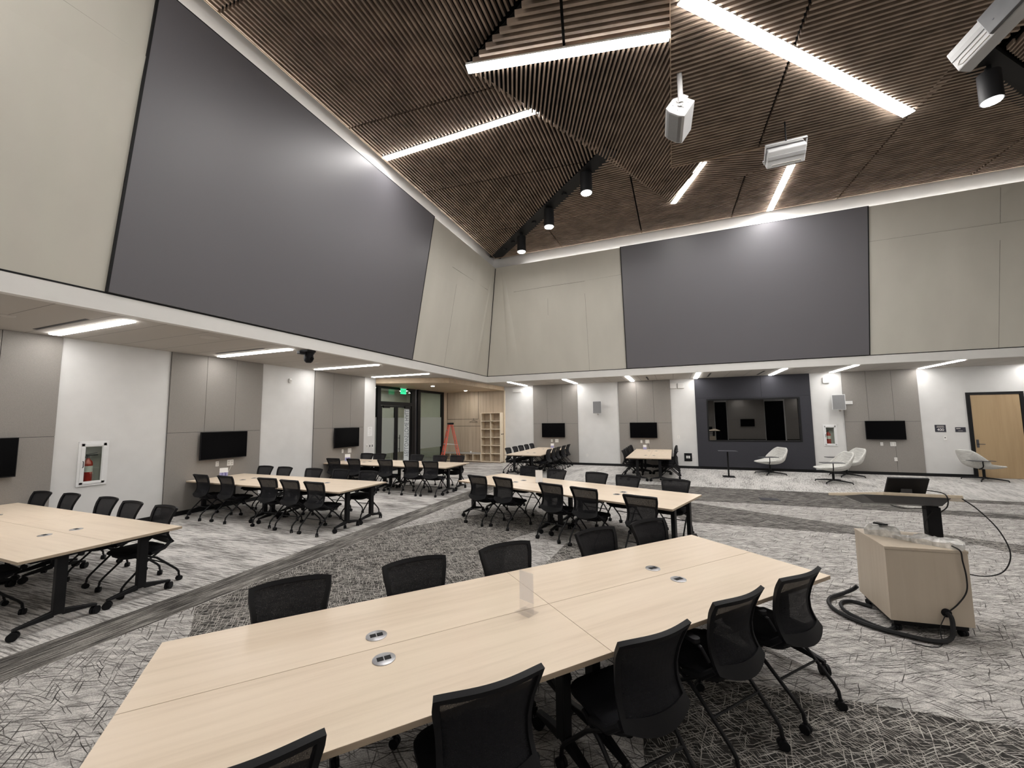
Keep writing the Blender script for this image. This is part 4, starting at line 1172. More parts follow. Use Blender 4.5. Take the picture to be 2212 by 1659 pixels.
# speaker-strobe on the white wall, small boxes near the soffit
t = wall_thing('L', 8.10, 3.16, 'motion_sensor', 'small white sensor high on the white wall under the soffit', 'sensor', None, 0)
MB().box(-.04, .04, 0, .05, -.06, .06).build('body', M['white_plastic'], t, bevel=.012)
MB().box(-.025, .025, .05, .056, -.03, .01).build('lens', M['soft_gray'], t)
for (u, w, nm) in ((-6.75, .42, 'flat white box high on the white wall by the cubbies'), (.02, .24, 'left one of two flat white boxes under the soffit left of the charcoal panel'), (.30, .24, 'right one of two flat white boxes under the soffit left of the charcoal panel'),
                   (5.08, .20, 'small white box under the soffit above the back fire cabinet')):
    z = 3.27 if u > -1 else 3.33
    t = wall_thing('B', u, z, 'sensor_box', nm, 'wall box', 'white boxes under the back soffit', 0)
    hh = .10 if u > -1 else .07
    MB().box(-w / 2, w / 2, 0, .06, -hh, hh).build('body', M['white_plastic'], t, bevel=.008)
    MB().box(-w / 2 + .02, w / 2 - .02, .06, .064, -hh + .02, hh - .02).build('face', M['white_trim'], t)
t = wall_thing('B', 5.66, 2.455, 'bracket_plate', 'small white plate beside the right wall speaker', 'wall plate', None, .036)
MB().box(-.12, .10, 0, .03, -.055, .055).build('plate', M['white_metal'], t, bevel=.004)
MB().box(-.09, .07, .03, .033, -.03, .03).build('face', M['white_trim'], t)

# wall speakers
def wall_speaker(u, yaw, label):
    t = wall_thing('B', u, 2.47, 'wall_speaker', label, 'speaker', 'white wall speakers', 0)
    R = Matrix.Rotation(yaw, 4, 'Z')
    MB().box(-.06, .06, 0, .02, -.10, .10).tube([(0, .0, 0), (0, .16, 0)], .022, 8).build('bracket', M['white_metal'], t, True)
    w, h, d0, d1 = .185, .265, .12, .34
    mb = MB(); mb.hexa([(-w * .62, d0, -h), (w * .62, d0, -h), (w, d1, -h), (-w, d1, -h)], [(-w * .62, d0, h), (w * .62, d0, h), (w, d1, h), (-w, d1, h)])
    b = mb.build('cabinet', M['white_metal'], t, bevel=.008); b.matrix_local = R
    g = MB().box(-w + .016, w - .016, d1, d1 + .004, -h + .016, h - .016).build('grille', M['grille'], t); g.matrix_local = R
    MB().cyl((0, .1, -.30), (0, .22, -.30), .02, 10).box(-.015, .015, .1, .22, -.30, -.26).build('knob', M['soft_gray'], t, True)
wall_speaker(-3.01, .0, 'white wall speaker with gray grille between the two back wall televisions')
wall_speaker(5.38, -.22, 'white wall speaker with gray grille above the back fire cabinet')

# fire extinguisher cabinets
def fire_cabinet(side, u, z0, z1, w, label, elabel):
    t = wall_thing(side, u, z0, 'fire_cabinet', label, 'fire cabinet', 'white fire extinguisher cabinets', 0)
    h = z1 - z0; a = w / 2
    MB().box(-a + .03, a - .03, -.17, -.165, .06, h - .06).box(-a + .03, -a + .036, -.165, 0, .06, h - .06).box(a - .036, a - .03, -.165, 0, .06, h - .06).box(-a + .036, a - .036, -.165, 0, .06, .066).box(-a + .036, a - .036, -.165, 0, h - .066, h - .06).build('tub', M['white_metal'], t)
    fr = MB(); iw, iz0, iz1 = .115, .085, h - .10
    ox = .02 * (1 if side == 'L' else -1) * 0
    fr.box(-a, a, 0, .022, 0, iz0).box(-a, a, 0, .022, iz1, h).box(-a, -iw, 0, .022, iz0, iz1).box(iw, a, 0, .022, iz0, iz1)
    fr.box(-a + .035, a - .035, .022, .030, .035, iz0 - .012).box(-a + .035, a - .035, .022, .030, iz1 + .012, h - .035).box(-a + .035, -iw - .012, .022, .030, .035, h - .035).box(iw + .012, a - .035, .022, .030, .035, h - .035)
    fr.build('door', M['white_metal'], t, bevel=.003)
    MB().box(-iw, iw, .010, .013, iz0, iz1).build('pane', M['glass'], t)
    s = 1
    MB().tube([(s * (iw + .03), .03, h * .42), (s * (iw + .03), .055, h * .43), (s * (iw + .03), .055, h * .55), (s * (iw + .03), .03, h * .56)], .007, 6).build('handle', M['dark_steel'], t, True)
    loc = t.matrix_basis @ Vector((.03, -.085, .068))
    e = thing('fire_extinguisher', elabel, 'fire extinguisher', loc, t.rotation_euler.z, 'red fire extinguishers in cabinets')
    MB().lathe([(.02, 0), (.066, .004), (.068, .02), (.068, .33), (.060, .37), (.030, .405), (.022, .43)], 20).build('cylinder', M['red'], e, True)
    MB().lathe([(.0685, .18), (.0685, .29)], 20).build('data_label', M['paper'], e, True)
    vh = MB(); vh.cyl((0, 0, .42), (0, 0, .47), .022, 10); vh.hexa([(-.13, -.012, .475), (.03, -.012, .47), (.03, .012, .47), (-.13, .012, .475)], [(-.13, -.012, .49), (.03, -.012, .49), (.03, .012, .49), (-.13, .012, .49)])
    vh.hexa([(-.12, -.012, .52), (.03, -.012, .49), (.03, .012, .49), (-.12, .012, .52)], [(-.12, -.012, .532), (.03, -.012, .505), (.03, .012, .505), (-.12, .012, .532)])
    vh.build('valve_handle', M['dark_steel'], e)
    MB().tube(spline([(.02, 0, .455), (.075, .0, .44), (.088, 0, .36), (.082, .0, .22), (.08, 0, .15)], 5), .010, 8).build('hose', M['rubber'], e, True)
fire_cabinet('L', 4.06, .87, 1.68, .42, 'white fire extinguisher cabinet on the left white wall', 'red fire extinguisher inside the cabinet on the left wall')
fire_cabinet('B', 5.085, .94, 1.69, .40, 'white fire extinguisher cabinet on the back wall beside the charcoal panel', 'red fire extinguisher inside the cabinet on the back wall')

# room signs and door release
t = wall_thing('B', 8.04, 1.555, 'room_sign', 'dark room sign with the number 400 left of the oak door', 'sign', 'dark room signs beside the oak door', 0)
MB().box(-.135, .135, 0, .010, -.115, .115).build('plaque', M['sign_dark'], t, bevel=.002)
Ms = Matrix.Translation((0, .0106, -.045)) @ Matrix(((-1, 0, 0, 0), (0, 0, 1, 0), (0, 1, 0, 0), (0, 0, 0, 1)))
text_mesh('room_number', '400', .115, M['paper'], t, Ms, .001)
MB().box(-.085, .085, .0101, .0112, .066, .080).box(-.095, .095, .0101, .0112, .030, .046).build('small_print', M['soft_gray'], t)
t = wall_thing('B', 8.525, 1.515, 'room_sign', 'small dark plaque with a line of white print next to the oak door', 'sign', 'dark room signs beside the oak door', 0)
MB().box(-.125, .125, 0, .010, -.075, .075).build('plaque', M['sign_dark'], t, bevel=.002)
MB().box(-.0, .105, .0101, .0112, .018, .045).box(-.05, .06, .0101, .0108, -.045, -.035).build('small_print', M['soft_gray'], t)
t = wall_thing('B', 8.13, 1.24, 'door_release', 'white wall button with a dark dot under the 400 sign', 'switch', None, 0)
MB().box(-.04, .04, 0, .014, -.075, .075).build('cover_plate', M['white_plastic'], t, bevel=.004)
MB().lathe([(.018, .0), (.016, .006)], 14).build('button', M['dark_steel'], t, True, rot=(-PI / 2, 0, 0), loc=(0, .014, .015))

# exit sign hanging before the glass doors
t = thing('exit_sign', 'glowing green exit sign above the glass doors', 'exit sign', (GX + .30, 13.52, 3.08), PI / 2)
MB().box(-.165, .165, -.018, .018, 0, .22).build('panel', M['exit_green'], t, bevel=.004)
MB().box(-.20, .20, -.03, .03, .22, .28).build('housing', M['alu'], t, bevel=.004)
Me = Matrix.Translation((0, -.0185, .11)) @ Matrix(((1, 0, 0, 0), (0, 0, -1, 0), (0, 1, 0, 0), (0, 0, 0, 1)))
text_mesh('exit_lettering', 'EXIT', .145, M['ink'], t, Me, .001)

# black PTZ camera under the left soffit edge
t = thing('ceiling_camera', 'black dome camera hanging under the left soffit edge', 'camera', (-7.30, 6.33, ZS))
MB().box(-.12, .12, -.13, .08, -.045, -.001).build('mount_plate', M['black_plastic'], t, bevel=.01)
MB().lathe([(.05, -.27), (.085, -.235), (.10, -.18), (.095, -.10), (.12, -.045)], 20).build('dome', M['black_plastic'], t, True)
MB().box(-.05, .05, -.26, -.12, -.11, -.045).build('arm', M['black_plastic'], t, bevel=.01)
MB().cyl((.07, .0, -.18), (.115, 0, -.19), .035, 14).build('lens', M['tv_glass'], t, True)

# ================================================================ SIGNS ON THE TABLES
def sign_holder(x, y, rz, w, h, label, kind, txt=None):
    t = thing('sign_holder', label, 'sign holder', (x, y, TZ), rz, 'upright sign holders on the tables')
    if kind == 'clear':
        MB().box(-w / 2, w / 2, -.004, -.002, .004, h).box(-w / 2, w / 2, .002, .004, .004, h).build('sleeve', M['acrylic_clear'], t)
        MB().box(-w / 2 + .004, w / 2 - .004, -.0012, .0012, .07, h - .004).build('insert', M['acrylic'], t)
        MB().box(-w / 2, w / 2, -.05, .05, 0, .004).build('base', M['acrylic_clear'], t)
    else:
        MB().box(-w / 2, w / 2, -.003, .003, .004, h).build('card', M['paper'], t)
        MB().box(-w / 2, w / 2, -.045, .045, 0, .004).build('base', M['acrylic_clear'], t)
        if kind == 'violet':
            MB().box(-w / 2 + .002, w / 2 - .002, -.0042, -.0031, .012, h * .52).build('print', M['violet'], t)
        if txt:
            Mx = Matrix.Translation((0, -.0046, h * .30)) @ Matrix(((1, 0, 0, 0), (0, 0, -1, 0), (0, 1, 0, 0), (0, 0, 0, 1)))
            text_mesh('number', txt, h * .52, M['ink_blue'], t, Mx, .0008)
    return t
sign_holder(-.955, 2.585, math.radians(-22), .125, .26, 'clear acrylic sign holder at the centre of the closest tables', 'clear')
sign_holder(-2.55, 7.72, math.radians(20), .14, .25, 'plain white sign card standing on the central angled table', 'plain')
sign_holder(-9.72, 6.22, math.radians(62), .16, .22, 'white and violet table sign reading 13 below the television', 'violet', '13')
sign_holder(-9.72, 10.02, math.radians(55), .16, .22, 'white table sign with a violet number nearest the glass doors', 'violet', '14')
sign_holder(-4.98, 17.0, math.radians(15), .14, .20, 'small violet table sign under the television by the cubbies', 'violet')
sign_holder(-1.14, 17.0, math.radians(5), .13, .19, 'small violet table sign under the television left of the dark window', 'violet')
def cable(label, pts, r, mat='rubber', name='cable', k=8, group=None):
    P = spline(pts, k); o0 = Vector(pts[0])
    mb = MB(); mb.tube([p - o0 for p in P], r, 6)
    o = mb.build(name, M[mat], None, True); o.location = o0
    return tag(o, label, 'cable', group)
cable('thin white cord from the wall plate down to the table with the 13 sign', [(-XL + .06, 6.56, 1.0), (-XL + .075, 6.52, .9), (-XL + .10, 6.45, .80), (-XL + .14, 6.42, TZ + .006)], .004, 'white_plastic')
cable('thin dark cord from the wall plate to the table left of the dark window', [(-1.03, YB - .06, 1.0), (-1.02, YB - .09, .92), (-1.0, YB - .08, .82), (-.99, YB - .11, TZ + .006)], .006, 'rubber')

# ================================================================ CUBBIES, BENCH, LADDER, HANGER
t = thing('cubby_shelf', 'tall oak cubby shelf with twelve square compartments in the alcove', 'shelf', (-7.96, 17.20, 0))
x0, x1, yf, yb, top, bt = -.50, .51, -.20, .19, 2.32, .04
mb = MB(); th = .028
mb.box(x0, x0 + th, yf, yb, bt, top).box(x1 - th, x1, yf, yb, bt, top).box(-.5 * th + .005, .5 * th + .005, yf, yb, bt + th, top - th)
for k in range(7):
    z = bt + (top - bt - th) * k / 6
    mb.box(x0 + th, x1 - th, yf, yb, z, z + th)
mb.build('carcass', M['oak_light'], t)
MB().box(x0, x1, yb, yb + .008, bt, top).build('back_panel', M['oak_alcove'], t)
MB().box(x0 + .02, x1 - .02, yf + .05, yb, 0, bt).build('plinth', M['oak_edge'], t)
for k in range(3):
    y = -.11 + k * .10
    hk = MB(); hk.box(x1, x1 + .012, y - .012, y + .012, 1.30, 1.345); hk.tube([(x1 + .012, y, 1.325), (x1 + .035, y, 1.318), (x1 + .04, y, 1.335)], .006, 6)
    hk.build('coat_hook', M['black_metal'], t)
t = thing('bench', 'low oak bench with open cubbies below and a gray seat in the alcove', 'bench', (-9.50, 17.20, 0))
mb = MB(); xa, xb = -1.04, 1.03
mb.box(xa, xb, -.19, .19, .06, .085).box(xa, xb, -.19, .19, .375, .40)
for k in range(6):
    x = xa + (xb - xa - .026) * k / 5; mb.box(x, x + .026, -.19, .19, .085, .375)
mb.build('carcass', M['oak_light'], t)
MB().box(xa, xb, .185, .195, .06, .40).build('back_panel', M['oak_alcove'], t)
MB().box(xa, xb, -.12, .19, 0, .06).build('plinth', M['oak_edge'], t)
MB().box(xa, xb, -.21, .19, .40, .445).build('seat_top', pm('bench_seat', (.40, .39, .37), .7, noise=(30, .1, (1, 1, 1))), t, bevel=.008)
o = thing('small_cup', 'small white object standing on the bench', 'cup', (-9.02, 17.06, .445))
MB().lathe([(.03, 0), (.038, .06), (.036, .075)], 14).build('body', M['paper'], o, True)
hg = MB()
hg.tube(spline([(0, 0, .0), (.012, 0, .05), (-.012, 0, .075), (-.02, 0, .05)], 4), .005, 6)
hg.tube([(0, 0, 0), (-.23, 0, -.10), (.21, 0, -.10)], .008, 6, closed=True)
o = hg.build('clothes_hanger', M['black_plastic'], None, True); o.location = (-9.02, YB - .05, 1.99)
tag(o, 'dark clothes hanger hooked in the groove left of the cubby shelf', 'hanger')

t = thing('stepladder', 'orange fiberglass stepladder with aluminum steps in front of the bench', 'ladder', (-9.35, 15.75, 0), math.radians(-48))
H = 1.86
for s in (-1, 1):
    mb = MB()
    def rail(a, b, w=.035, d=.03):
        a, b = Vector(a), Vector(b); n = Vector((1, 0, 0)) * w / 2; m_ = Vector((0, 1, 0)) * d / 2
        mb.hexa([a - n - m_, a + n - m_, a + n + m_, a - n + m_], [b - n - m_, b + n - m_, b + n + m_, b - n + m_])
    rail((s * .29, -.42, .03), (s * .17, -.06, H - .04), .03, .06)
    mb.build('front_rail', M['orange'], t)
    mb = MB(); rail((s * .27, .46, .03), (s * .16, .06, H - .06), .028, .04); mb.build('rear_rail', M['orange'], t)
    MB().box(s * .29 - .03, s * .29 + .03, -.46, -.38, 0, .035).box(s * .27 - .03, s * .27 + .03, .42, .50, 0, .035).build('foot', M['rubber'], t)
    MB().tube([(s * .235, -.25, .95), (s * .225, .28, .90)], .008, 6).build('spreader', M['alu'], t)
for k in range(1, 6):
    z = H * k / 6.0; f = z / H; w = .29 - .12 * f; y = -.42 + .36 * f
    MB().box(-w, w, y - .035, y + .045, z - .012, z + .012).build('step', M['alu'], t)
for k in range(1, 5):
    z = H * k / 5.2; f = z / H; w = .27 - .11 * f; y = .46 - .40 * f
    MB().tube([(-w, y, z), (w, y, z)], .011, 8).build('rear_brace', M['orange'], t)
MB().box(-.20, .20, -.11, .11, H - .06, H + .02).build('top_cap', M['black_plastic'], t, bevel=.012)

# ================================================================ LOUNGE CHAIRS AND SIDE TABLE
def lounge(x, y, ang, tab_side, label, tabz=.69, fwd=.2):
    t = thing('lounge_chair', label, 'armchair', (x, y, 0), ang, 'gray shell swivel chairs with tablet arms')
    prof = [(.34, .440), (.26, .415), (.12, .375), (-.04, .365), (-.16, .385), (-.245, .455), (-.292, .54), (-.318, .65), (-.338, .77), (-.352, .87), (-.358, .93)]
    wid = [.16, .25, .31, .34, .355, .37, .375, .365, .335, .285, .17]
    curl = [.005, .03, .08, .135, .19, .225, .225, .17, .10, .045, .01]
    NS = 12
    mb = MB()
    def pt(i, s):
        (yy, zz), w, c = prof[i], wid[i], curl[i]
        # rims roll up over the seat and forward along the back
        up = max(0, min(1, 1 - (i - 2.5) / 4)) if i > 2.5 else 1
        w *= 1.2; yy *= 1.28
        return Vector((w * math.sin(s * PI / 2) if abs(s) < 1 else w * s, yy + (1 - up) * c * s * s * 1.25, zz + up * c * s * s * 1.25))
    n = len(prof)
    grid = [[pt(i, -1 + 2 * k / NS) for k in range(NS + 1)] for i in range(n)]
    for r in grid: mb.v += [tuple(p) for p in r]
    for i in range(n - 1):
        for k in range(NS):
            a = i * (NS + 1) + k; mb.f.append((a, a + 1, a + NS + 2, a + NS + 1)); mb.m.append(0)
    sh = mb.build('shell', M['lounge'], t, True)
    so = sh.modifiers.new('solid', 'SOLIDIFY'); so.thickness = .05; so.offset = 0
    sb = sh.modifiers.new('sub', 'SUBSURF'); sb.levels = 2; sb.render_levels = 2
    MB().lathe([(.10, .36), (.035, .345), (.032, .10), (.045, .085), (.045, .06)], 16).build('column', M['black_metal'], t, True)
    for k in range(4):
        a = PI / 4 + k * PI / 2; ca, sa = math.cos(a), math.sin(a)
        lg = MB(); lg.tube([(ca * .03, sa * .03, .085), (ca * .26, sa * .26, .07), (ca * .465, sa * .465, .045), (ca * .48, sa * .48, .0)], [.026, .021, .017, .018], 8)
        lg.build('leg', M['black_metal'], t, True)
    tx = tab_side * .40
    MB().tube(spline([(tab_side * .05, .05, .36), (tx * .75, fwd - .03, .37), (tx * .98, fwd, .44), (tx, fwd, tabz - .06), (tx, fwd, tabz - .012)], 5), [.014] * 20 + [.022], 8).build('tablet_arm', M['black_metal'], t, True)
    tb = MB(); tb.prism([(tx - tab_side * .06 + xx, fwd + yy) for xx, yy in rrect(.34, .60, .10, 6)], tabz - .012, tabz)
    tb.build('tablet', M['dark_steel'], t, bevel=.003)
    return t
LW = 'heathered gray shell lounge chair '
lounge(3.02, 16.45, math.radians(112), -1, LW + 'with tablet arm before the charcoal window panel', .63, .25)
lounge(4.36, 14.95, math.radians(98), -1, LW + 'nearest the viewer, before the back fire cabinet', .63, .16)
lounge(5.22, 16.62, math.radians(100), -1, LW + 'behind another one, against the gray wall panel', .66, .45)
lounge(8.62, 16.75, math.radians(-80), 1, LW + 'beside the oak door', .63, -.30)
t = thing('side_table', 'tall thin-topped black side table in front of the charcoal window panel', 'side table', (1.62, 15.40, 0))
MB().prism(rrect(.56, .56, .06, 5), .845, .863).build('tabletop', M['charcoal'], t)
MB().tube([(0, 0, .012), (.0, 0, .845)], .026, 12).build('post', M['black_metal'], t, True)
MB().prism(rrect(.36, .44, .02, 4), 0, .014).build('base_plate', M['black_metal'], t)
t = thing('floor_box', 'dark square floor box lid set in the carpet band', 'floor box', (2.05, 11.50, .004))
MB().box(-.20, .20, -.17, .17, 0, .008).build('lid', M['charcoal'], t, bevel=.003)
MB().box(-.06, .06, -.175, -.14, .008, .0095).build('cable_flap', M['black'], t)

# ================================================================ LECTERN
t = thing('lectern', 'oak lectern cabinet on casters with a raised tilted desk board', 'lectern', (2.09, 5.27, 0))
c = [(1.79, 4.93), (2.405, 5.0), (2.43, 5.60), (1.785, 5.60)]
cl = [(x - 2.09, y - 5.27) for x, y in c]
MB().prism(cl, .105, .742).build('cabinet', M['oak_cab'], t)
def grow(poly, g):
    cx = sum(p[0] for p in poly) / 4; cy = sum(p[1] for p in poly) / 4
    return [(p[0] + (g if p[0] > cx else -g), p[1] + (g if p[1] > cy else -g)) for p in poly]
MB().prism(grow(cl, .004), .744, .768).build('cabinet_top', M['oak_cab'], t)
MB().prism(grow(cl, -.03), .06, .104).build('base_frame', M['black_metal'], t)
for (x, y) in grow(cl, -.06):
    cm = MB(); caster(cm, x, y, .028, .022, .4); cm.build('caster', M['black_plastic'], t, True)
def ppt(px, py, yy):                      # point of a pixel ray at depth y, local to the lectern
    return None
MB().lathe([(.037, 0), (.037, .012), (.028, .014)], 18).build('grommet', M['black_plastic'], t, True, rot=(PI / 2, 0, .11), loc=(2.205 - 2.09, 4.977 - 5.27, .215))
col_x, col_y = 2.36 - 2.09, 5.40 - 5.27
MB().box(col_x - .055, col_x + .055, col_y - .045, col_y + .045, .768, 1.08).box(col_x - .045, col_x + .045, col_y - .036, col_y + .036, 1.07, 1.16).build('column', M['black_metal'], t, bevel=.006)
MB().box(col_x - .062, col_x - .028, col_y - .06, col_y + .03, 1.05, 1.10).build('column_cover', M['black_plastic'], t, bevel=.004)
bd = [(1.91, 5.18, 1.235), (2.50, 5.18, 1.235), (2.72, 5.62, 1.135), (1.58, 5.62, 1.135)]
bl = [Vector((x - 2.09, y - 5.27, z)) for x, y, z in bd]
MB().hexa([p + Vector((0, 0, -.028)) for p in bl], bl).build('desk_board', M['oak_light'], t, bevel=.003)
tb = [(1.76, 5.23, 1.196), (2.44, 5.23, 1.196), (2.55, 5.55, 1.12), (1.70, 5.55, 1.12)]
tl = [Vector((x - 2.09, y - 5.27, z)) for x, y, z in tb]
bt = [Vector((x - 2.09, y - 5.27, z)) for x, y, z in [(1.86, 5.25, 1.115), (2.38, 5.25, 1.115), (2.44, 5.50, 1.06), (1.84, 5.50, 1.06)]]
MB().hexa(bt, tl).build('under_tray', M['tray'], t, bevel=.004)
m = thing('monitor', 'black touch monitor with its back to the viewer on the lectern board', 'monitor', (2.13, 5.36, 1.195), math.radians(4))
R = Matrix.Rotation(math.radians(28), 4, 'X')
o = MB().box(-.165, .165, -.012, .012, .0, .19).build('panel', M['black_plastic'], m, bevel=.004); o.matrix_local = Matrix.Translation((.0, -.03, .012)) @ R
o = MB().box(-.155, .155, .0122, .0135, .01, .18).build('screen', M['tv_glass'], m); o.matrix_local = Matrix.Translation((.0, -.03, .012)) @ R
MB().hexa([(-.07, -.06, .0), (.07, -.06, .0), (.07, .06, -.014), (-.07, .06, -.014)], [(-.055, -.055, .01), (.055, -.055, .01), (.055, .03, .008), (-.055, .03, .008)]).build('stand_foot', M['black_plastic'], m)
MB().box(-.045, .045, -.075, -.045, .01, .065).build('stand_hinge', M['dark_steel'], m, bevel=.004)
# wrapped parcel: two crumpled bundles joined by a neck
def crumple(w, d, h, seed, nx=9, ny=5):
    rnd = random.Random(seed); mb = MB()
    top = [[Vector((-w / 2 + w * i / nx + rnd.uniform(-.006, .006), -d / 2 + d * j / ny + rnd.uniform(-.006, .006), h * (.78 + rnd.uniform(-.16, .25)) * (1 if 0 < i < nx and 0 < j < ny else .72))) for i in range(nx + 1)] for j in range(ny + 1)]
    for r in top: mb.v += [tuple(p) for p in r]
    N0 = len(mb.v)
    for j in range(ny + 1):
        for i in range(nx + 1):
            p = top[j][i]; mb.v.append((p.x * .97, p.y * .97, 0.0))
    for j in range(ny):
        for i in range(nx):
            a = j * (nx + 1) + i; mb.f.append((a, a + 1, a + nx + 2, a + nx + 1)); mb.f.append((N0 + a, N0 + a + nx + 1, N0 + a + nx + 2, N0 + a + 1)); mb.m += [0, 0]
    def side(ids):
        for a, b in zip(ids[:-1], ids[1:]): mb.f.append((a, b, N0 + b, N0 + a)); mb.m.append(0)
    side(list(range(nx + 1))); side([j * (nx + 1) + nx for j in range(ny + 1)]); side([ny * (nx + 1) + i for i in range(nx, -1, -1)]); side([j * (nx + 1) for j in range(ny, -1, -1)])
    return mb
pk = thing('wrapped_parcel', 'crumpled clear plastic wrapped parcel lying across the lectern cabinet top', 'parcel', (2.09, 5.25, .768), math.radians(-30))
crumple(.27, .13, .10, 3).build('left_bundle', M['wrap'], pk, loc=(-.19, .03, 0), rot=(0, 0, .12))
crumple(.22, .075, .05, 5).build('neck', M['wrap'], pk, loc=(.0, .0, 0), rot=(0, 0, .05))
crumple(.34, .15, .085, 8).build('right_bundle', M['wrap'], pk, loc=(.21, -.01, 0), rot=(0, 0, -.03))
MB().box(-.05, .05, -.03, .03, 0, .012).build('black_tape', M['black_plastic'], pk, loc=(-.20, .04, .105), rot=(0, 0, -.4))
cable('thin black cord from the wrapped parcel across the lectern front into its hole', [(2.31, 5.02, .80), (2.345, 4.975, .77), (2.355, 4.978, .68), (2.37, 4.98, .55), (2.36, 4.978, .42), (2.29, 4.965, .31), (2.215, 4.965, .225)], .0055)
cable('thin black cord looping from the desk board down to the right of the lectern', [(2.50, 5.20, 1.205), (2.62, 5.22, 1.10), (2.76, 5.25, .92), (2.82, 5.25, .72), (2.76, 5.24, .56), (2.62, 5.22, .50), (2.43, 5.19, .52)], .005)
cable('thin black cord from the monitor over the edge of the desk board', [(2.25, 5.36, 1.24), (2.31, 5.30, 1.25), (2.37, 5.20, 1.245), (2.385, 5.165, 1.20), (2.385, 5.19, 1.12), (2.36, 5.24, 1.06)], .005)
cable('thin black cord hanging below the lectern tray onto the column', [(1.98, 5.24, 1.10), (2.08, 5.25, 1.075), (2.20, 5.30, 1.07), (2.30, 5.34, 1.07)], .004)
cable('thin black cord bowed beside the lectern column', [(2.34, 5.345, 1.04), (2.30, 5.34, .98), (2.265, 5.33, .90), (2.285, 5.34, .84), (2.31, 5.345, .81)], .004)
hose = [(2.205, 4.965, .215), (2.215, 4.93, .20), (2.21, 4.905, .13), (2.17, 4.86, .045), (2.05, 4.80, .026), (1.85, 4.83, .026), (1.60, 4.95, .026), (1.44, 5.20, .026), (1.47, 5.47, .026), (1.66, 5.68, .03), (1.76, 5.72, .07), (1.80, 5.70, .12)]
cable('thick black cable hose looped on the carpet in front of the lectern', hose, .019, 'rubber', 'cable_hose')
cable('second bend of black cable hose on the carpet left of the lectern', [(1.83, 4.98, .022), (1.74, 4.91, .022), (1.62, 5.02, .024), (1.53, 5.22, .022), (1.56, 5.42, .022), (1.68, 5.50, .022), (1.82, 5.42, .022)], .017, 'rubber', 'cable_hose')
cable('thin black cord trailing on the carpet below the lectern hole', [(2.195, 4.965, .20), (2.12, 4.90, .10), (2.08, 4.80, .008), (1.98, 4.72, .006), (1.85, 4.74, .006)], .004)

# ================================================================ HANGING LOUDSPEAKERS
M['speaker_white'] = pm('speaker_white', (.40, .40, .40), .5, spec=.35, noise=(6, .03, (1, 1, 1)))
def speaker_obj(pos, Mr, dims, label, build):
    R = Matrix([list(r) for r in Mr]).to_4x4()
    t = thing('hanging_loudspeaker', label, 'speaker', pos, group='white loudspeakers hanging from the slatted ceiling', rot=R.to_euler())
    build(t, [d / 2 for d in dims], R)
    return t
def fall(t, R, top_local, zf, r=.02, mat='white_metal'):
    """suspension post from a local point straight up to the ceiling"""
    Rt = R.to_3x3().transposed(); p = Vector(t.location); q = p + R.to_3x3() @ Vector(top_local)
    up = Vector((q.x, q.y, zf((q.x, q.y)) - .0))
    return MB().tube([Vector(top_local), Rt @ (up - p)], r, 8)
def spk_one(t, d, R):
    a, b, c = d
    pl = [(-a, -b), (-a * .5, -b - .03), (a * .5, -b - .03), (a, -b), (a, b), (-a * .3, b), (-a * .92, b * .3)]
    MB().prism(pl, -c, c).build('cabinet', M['speaker_white'], t, bevel=.008)
    MB().prism([(-a + .02, -b - .004), (-a * .5, -b - .036), (a * .5, -b - .036), (a - .02, -b - .004), (a - .02, -b + .01), (-a + .02, -b + .01)], -c + .03, c - .03).build('grille', M['grille'], t)
    MB().box(-.05, .05, .0, b + .02, c, c + .012).tube([(-.09, .02, c + .016), (.09, -.03, c + .016)], .008, 6).lathe([(.045, c + .012), (.04, c + .022)], 16).build('yoke', M['speaker_white'], t, True)
    mb = fall(t, R, (0, .02, c + .01), lambda p: 8.02, .042); mb.build('drop_arm', M['speaker_white'], t, True)
    MB().lathe([(.006, c), (.006, c + .004)], 8, (-.10, -.06, 0)).lathe([(.006, c), (.006, c + .004)], 8, (.10, .08, 0)).lathe([(.006, c), (.006, c + .004)], 8, (.02, -.10, 0)).build('screw', M['dark_steel'], t)
speaker_obj((.3127, 7.4878, 7.4018), [[.8009, .5975, .0392], [.0505, -.0020, -.9987], [-.5967, .8019, -.0318]], (.37, .29, .77),
            'white hanging loudspeaker with gray grille, left one of three under the slatted ceiling', spk_one)
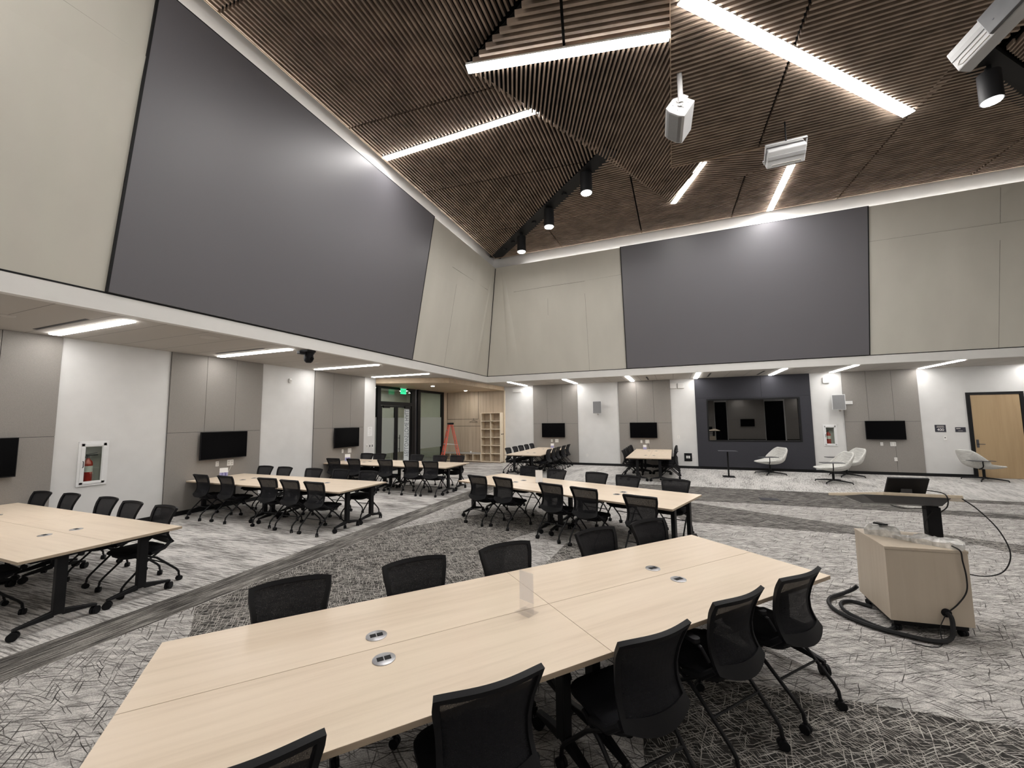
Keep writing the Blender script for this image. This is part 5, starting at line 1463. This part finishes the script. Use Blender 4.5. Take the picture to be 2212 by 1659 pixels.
def spk_two(t, d, R):
    a, b, c = d
    MB().prism([(-a, -b), (a, -b), (a, b), (-a, b)], -c, c).build('cabinet', M['speaker_white'], t, bevel=.02)
    MB().box(-a + .01, a - .01, -b - .012, -b, -c * .05, c * .38).build('side_rib', M['grille_light'], t, bevel=.004)
    MB().tube([(-a + .06, -b - .004, -c * .9), (-a + .10, -b - .004, -c * .62), (a - .08, -b - .004, -c * .62), (a - .05, -b - .004, -c * .9)], .006, 6).build('handle_groove', M['soft_gray'], t)
    MB().box(-a - .03, -a - .012, -b * .2, b * .2, -c * .7, c + .08).box(a + .012, a + .03, -b * .2, b * .2, -c * .4, c + .08).box(-a - .03, a + .03, -b * .25, b * .25, c + .065, c + .08).build('yoke', M['speaker_white'], t, bevel=.003)
    MB().cyl((-a - .05, 0, -c * .35), (-a, 0, -c * .35), .03, 12).build('knob', M['steel'], t, True)
    mb = fall(t, R, (0, 0, c + .08), lambda p: pD((0, 9.5)) + .04, .014); mb.build('drop_arm', M['black_metal'], t, True)
M['grille_light'] = pm('grille_light', (.30, .30, .30), .5, noise=(6, .03, (1, 1, 1)))
speaker_obj((2.395, 9.5613, 7.5018), [[.9997, .0158, -.0188], [-.0246, .6731, -.7391], [.0010, .7394, .6733]], (.677, .375, .348),
            'white hanging loudspeaker lying sideways in a yoke above the back screen', spk_two)
def spk_three(t, d, R):
    a, b, c = d
    MB().prism([(-a, -b), (a + .35, -b), (a + .35, b), (-a, b)], -c, c).build('cabinet', M['speaker_white'], t, bevel=.02)
    MB().box(-a + .01, a, -b - .012, -b, -c * .02, c * .42).build('side_rib', M['grille_light'], t, bevel=.004)
    MB().tube([(a - .02, -b - .004, -c * .35), (-a + .08, -b - .004, -c * .35), (-a + .04, -b - .004, -c * .55), (-a + .08, -b - .004, -c * .75), (a - .02, -b - .004, -c * .75)], .006, 6).build('handle_groove', M['soft_gray'], t)
    MB().box(a, a + .42, -b - .05, -b, -c * .9, c * .85).build('mount_plate', M['tray'], t, bevel=.006)
    MB().lathe([(.012, 0), (.012, .004)], 10).build('screw', M['dark_steel'], t, loc=(a + .10, -b - .05, -c * .2), rot=(PI / 2, 0, 0))
    mb = fall(t, R, (a + .25, 0, c), lambda p: 8.05, .03); mb.build('drop_arm', M['white_metal'], t, True)
speaker_obj((3.9512, 6.9352, 6.9105), [[.4217, .8980, -.1252], [-.8412, .4390, .3157], [.3385, -.0278, .9406]], (.4165, .1854, .3756),
            'white hanging loudspeaker slanting out of the top right corner of the picture', spk_three)
